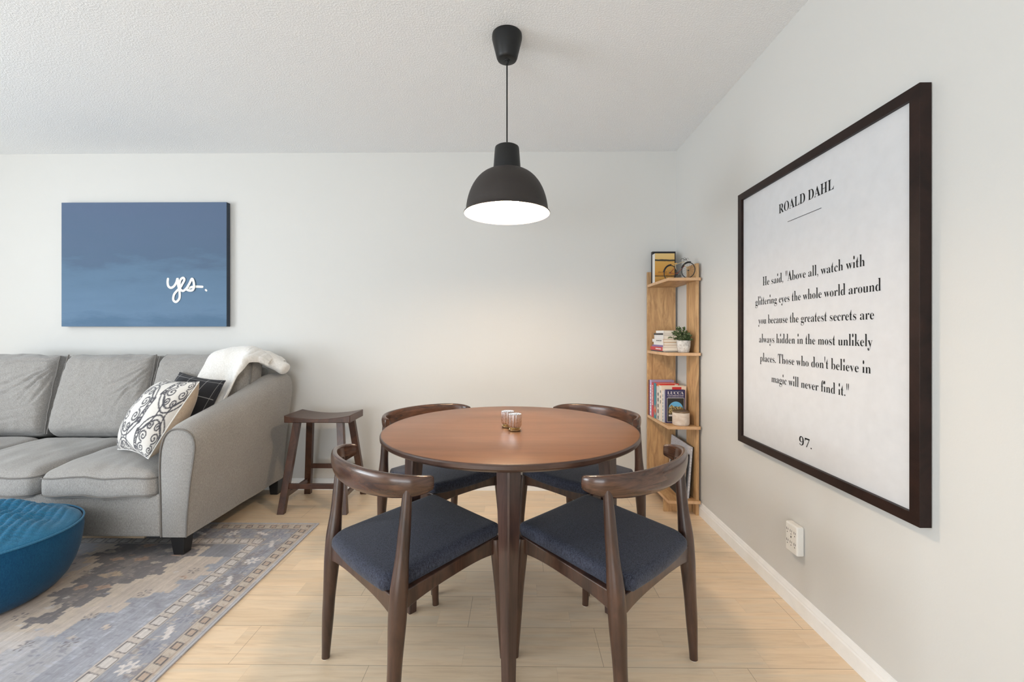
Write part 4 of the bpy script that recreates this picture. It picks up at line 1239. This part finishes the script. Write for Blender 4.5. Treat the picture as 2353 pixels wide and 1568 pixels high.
top = [(cxa-.045, .098), (cxa-.034, .112), (cxa-.026, .118), (cxa-.018, .110), (cxa-.008, .106), (cxa+.004, .108), (cxa+.014, .104), (cxa+.028, .108), (cxa+.038, .102), (cxa+.046, .096)]
bm.faces.new([bm.verts.new((x, yF-.0006-L.y, z)) for x, z in [(cxa-.046, .058), (cxa+.046, .058)] + top[::-1]])
mt = N('print_townscape', .5); _n = mt.noise(mt.coord((1, 1, 1)), 160, 3, .7); mt.color(mt.ramp(_n, [(.40, (.03, .03, .02)), (.50, (.30, .20, .08)), (.62, (.65, .55, .25))]))
frombm('cover_town', bm, mt.m, t)

# candle jar in front
t = thing('candle_jar', 'pale whitewashed candle jar with metal lid in front of the navy travel guide', 'candle', (1.035, 2.752, SH[2]+.0003))
m = N('whitewashed_wood', .7); _n = m.noise(m.coord((1, 1, 2)), 14, 5, .6, 1.0); m.color(m.ramp(_n, [(.3, (.58, .46, .37)), (.7, (.76, .69, .62))]))
lathe('jar', [(0, 0), (.046, 0), (.050, .004), (.0515, .012), (.0515, .078), (.049, .080), (0, .080)], m.m, t, 64)
lathe('lid', [(.0505, .079), (.0518, .080), (.0518, .086), (.0495, .0885), (.040, .086), (0, .086)], plain('aged_bronze', (.30, .21, .14), .3, .9), t, 64)

# plant on the second tier
def build_plant():
    t = thing('potted_plant', 'small bushy green plant in a mottled grey pot on the corner shelf', 'plant', (1.052, 2.752, SH[1]+.0003))
    m = N('mottled_concrete', .8); _n = m.noise(m.coord(), 45, 5, .7); m.color(m.ramp(_n, [(.35, (.38, .36, .34)), (.6, (.72, .70, .67))]))
    lathe('pot', [(0, 0), (.029, 0), (.033, .004), (.040, .040), (.042, .074), (.0405, .076), (.038, .072), (.036, .066), (0, .064)], m.m, t, 48)
    lathe('soil', [(0, .0665), (.036, .0665)], plain('potting_soil', (.03, .022, .015), .95), t, 24)
    rr = random.Random(11)
    bmS, bmL = bmesh.new(), bmesh.new()
    def leaf(p, d, size):
        d = d.normalized(); s = d.cross(Vector((0, 0, 1))); s = s.normalized() if s.length > .05 else Vector((1, 0, 0)); n = s.cross(d)
        roll = rr.uniform(-.9, .9); s, n = s*cos(roll)+n*sin(roll), n*cos(roll)-s*sin(roll)
        pts = []
        for (a, w) in ((0, .0), (.3, .38), (.6, .42), (1.0, 0)):
            pts.append((a, w))
        l = [bmL.verts.new(p + d*size*a + s*size*w + n*size*.1*w) for a, w in pts[1:3]]
        r = [bmL.verts.new(p + d*size*a - s*size*w + n*size*.1*w) for a, w in pts[1:3]]
        b0 = bmL.verts.new(p); e0 = bmL.verts.new(p + d*size - n*size*.1); c1 = bmL.verts.new(p + d*size*.45 - n*size*.05)
        mi = 0 if rr.random() < .72 else 1
        for f in ((b0, r[0], c1), (b0, c1, l[0]), (r[0], r[1], c1), (c1, l[1], l[0]), (r[1], e0, c1), (c1, e0, l[1])):
            ff = bmL.faces.new(f); ff.material_index = mi
    for k in range(70):
        a = rr.uniform(0, 2*pi); el = rr.uniform(.05, 1.45)
        ln = rr.uniform(.055, .108) * (1.0 if cos(a) < .25 else .52) * (.5 if (sin(a) > .1 and el < .95) else 1)
        d = Vector((cos(a)*cos(el), sin(a)*cos(el), sin(el)))
        p0 = Vector((cos(a)*.012, sin(a)*.012, .064)); p1 = p0 + Vector((cos(a)*cos(el)*ln*.9, sin(a)*cos(el)*ln*.9, ln*.25+sin(el)*ln*.75))
        mid = (p0+p1)/2 + Vector((0, 0, .012))
        P = spline([p0, mid, p1], 4); tube_bm(bmS, P, .0009, 4)
        for i, p in enumerate(P[2:]):
            if p.y > .030 and p.z < .145: continue
            for q in range(6):
                b = rr.uniform(0, 2*pi); dd = Vector((cos(b), sin(b), rr.uniform(-.2, .9))) + d*.6
                if p.x > .043: continue
                leaf(p + Vector((rr.uniform(-.004, .004), rr.uniform(-.004, .004), rr.uniform(-.004, .004))), dd, rr.uniform(.007, .0125))
    frombm('stems', bmS, plain('plant_stem', (.10, .12, .04), .7), t)
    lf = frombm('foliage', bmL, [plain('leaf_green', (.085, .135, .050), .55, var=.35), plain('leaf_pale', (.26, .31, .17), .55, var=.3)], t)
    lf['kind'] = 'stuff'
build_plant()

# top tier: black book, yellow book, toy bicycle
zt = SH[0]+.0003
book('book', 'tall black-covered book standing at the back of the top tier', .950, 1.112, 3.055, 3.085, zt, zt+.228, (.010, .009, .012), (.012, .01, .014), 'books on the top tier')
mt = N('vineyard_cover', .4); _v = mt.coord((1, 1, 1)); _n = mt.noise(mt.coord((.6, 1, 5)), 14, 5, .6)
_s = mt.n('ShaderNodeSeparateXYZ'); mt.l(_v, _s.inputs[0])
_h = mt.math('ADD', mt.math('DIVIDE', _s.outputs[2], .205), mt.math('MULTIPLY', mt.math('SUBTRACT', _n, .5), .10))
mt.color(mt.ramp(_h, [(.0, (.42, .20, .04)), (.20, (.55, .30, .07)), (.235, (.05, .03, .01)), (.27, (.50, .22, .03)), (.45, (.58, .30, .06)), (.735, (.60, .34, .08)), (.75, (.05, .04, .02)), (.79, (.06, .05, .03)), (.80, (.68, .45, .16)), (1.0, (.70, .50, .20))]))
t, L = book('book', 'yellow and orange landscape-covered book with pale spine on the top tier', .950, 1.085, 3.000, 3.054, zt, zt+.205, (.6, .4, .1), (.70, .69, .66), 'books on the top tier', mt.m)
bm = bmesh.new(); rr = random.Random(5)
for (xs_, xe, zc, hh) in ((.975, 1.03, .076, .009), (.985, 1.05, .022, .007)):
    x = xs_
    while x < xe:
        w = rr.uniform(.003, .006); quad(bm, x-L.x, x+w*.5-L.x, zc-hh*rr.uniform(.2, .5), zc+hh*rr.uniform(.2, .5), 2.9995-L.y); x += w
frombm('title_marks', bm, plain('print_brown', (.16, .07, .02), .5), t)

def build_bike():
    a = Vector((1.000, 2.846)); b = Vector((1.074, 2.752 - .02))
    d = (b-a); Lb = d.length; ang = atan2(d.y, d.x)
    t = thing('toy_bicycle', 'small wire model bicycle with black tyres standing on the top shelf tier', 'model bicycle', (a.x, a.y, zt), ang)
    r = .050; wb = .135
    black = plain('tyre_black', (.012, .011, .011), .5); cr = plain('cream_frame_paint', (.50, .42, .26), .35, .3); red = plain('copper_red_paint', (.32, .07, .05), .35, .4); st = plain('dark_steel', (.12, .12, .12), .35, .9)
    tan = plain('tan_leather', (.50, .30, .09), .5)
    for x in (0, wb):
        w = tube('wheel', [(x + (r-.003)*cos(2*pi*k/40), 0, r + (r-.003)*sin(2*pi*k/40)) for k in range(40)], .0028, black, t, 8, closed=True)
        bm = bmesh.new()
        for k in range(14):
            q = pi*2*k/14; tube_bm(bm, [(x, 0, r), (x+(r-.004)*cos(q), 0, r+(r-.004)*sin(q))], .00045, 4)
        tube_bm(bm, [(x, -.006, r), (x, .006, r)], .003, 8)
        frombm('spokes', bm, st, w)
        tube('mudguard', [(x + (r+.003)*cos(q), 0, r + (r+.003)*sin(q)) for q in [radians(70+i*8) + (radians(10) if x == 0 else 0) for i in range(12)]], .0032, black, t, 8)
    bb = (.050, 0, .036); seat = (.040, 0, .098); hd = (.103, 0, .108); hl = (.110, 0, .082)
    bm = bmesh.new()
    for p, q in ((seat, hd), (seat, (.046, 0, .06)), (hd, hl)): tube_bm(bm, [p, q], .0022, 8)
    for s in (-.004, .004): tube_bm(bm, [hl, (wb-.012, s, .07), (wb, s, r)], .0014, 6)
    frombm('frame', bm, cr, t)
    bm = bmesh.new()
    for p, q in ((bb, hl), (bb, (.040, 0, .080)), ((.040, 0, .080), (0, 0, r)), (bb, (0, 0, r))): tube_bm(bm, [p, q], .0018, 6)
    frombm('lower_frame', bm, red, t)
    softbox('saddle', .014, .006, .0035, .003, tan, t, lambda p, u, v, w: (p.x, p.y*(1-.5*(u+1)/2), p.z+.002*u*u), .003, loc=(.038, 0, .104))
    P = spline([(.098, -.026, .118), (.108, -.020, .126), (.106, 0, .122), (.108, .020, .126), (.098, .026, .118)], 6)
    tube('handlebar', P, .0014, st, t, 6)
    bm = bmesh.new()
    for s in (-1, 1): tube_bm(bm, spline([(.106, s*.012, .123), (.120, s*.016, .130), (.132, s*.012, .118)], 4), .0007, 4)
    tube_bm(bm, [(.103, 0, .108), (.106, 0, .122)], .002, 6)
    tube_bm(bm, spline([(.112, 0, .118), (.126, 0, .116), (.128, 0, .102), (.114, 0, .100)], 4), .0007, 4)
    frombm('brake_wires', bm, st, t)
    bm = bmesh.new()
    tube_bm(bm, [(.050+.011*cos(2*pi*k/16), .006, .036+.011*sin(2*pi*k/16)) for k in range(16)], .0014, 5, True, True)
    tube_bm(bm, [(.050, -.012, .036), (.050, .012, .036)], .0016, 6)
    for s in (-1, 1): tube_bm(bm, [(.050, s*.010, .036), (.050+s*.014, s*.010, .026)], .0012, 5); box(bm, .046+s*.014, .054+s*.014, s*.010-.004+s*.004, s*.010+.004+s*.004, .024, .027)
    frombm('crank', bm, st, t)
build_bike()

# leaning boards on the bottom tier
def leaner(label, cat, name, xb, xt, y0, y1, h, th, mats, edge=None):
    """board in the y-z plane, foot at xb, top at xt (leans to +x)"""
    z0 = SH[3]+.0016
    t = thing(name, label, cat, (xb, (y0+y1)/2, z0)); an = atan2(xt-xb, h)
    t.rotation_euler = (0, an, 0)
    hw = (y1-y0)/2
    o = boxo('board', (0, th, -hw, hw, 0, h), mats[0], t, .0008)
    if len(mats) > 1:
        boxo('rim', (-.0025, 0, -hw, hw, 0, h), mats[1], t)
        if edge: boxo('face', (-.0035, -.0024, -hw+edge, hw-edge, edge, h-edge), mats[2], t)
    return t
mt = N('grey_textured_board', .8); _n = mt.noise(mt.coord((1, 1, 4)), 60, 4, .7); mt.color(mt.ramp(_n, [(.4, (.42, .42, .46)), (.6, (.66, .66, .70))]))
blkb = plain('black_board', (.012, .012, .012), .5); crm = plain('cream_mount', (.62, .48, .38), .7); gry = plain('grey_metal_edge', (.35, .35, .34), .4, .5)
leaner('black-backed board rearmost against the side panel of the bottom tier', 'board', 'board', 1.082, 1.1035, 2.740, 3.085, .320, .005, [blkb], )
leaner('large pale grey textured board leaning on the bottom tier of the corner shelf', 'board', 'board', 1.068, 1.092, 2.732, 3.08, .322, .010, [mt.m])
leaner('cream-edged black picture frame leaning on the pale grey board', 'picture frame', 'picture_frame', 1.044, 1.0725, 2.738, 2.985, .274, .010, [blkb, crm, blkb], .006)
leaner('black folder with thin grey edge, foremost on the bottom tier', 'folder', 'folder', 1.030, 1.060, 2.736, 2.975, .262, .006, [blkb, gry, blkb], .003)
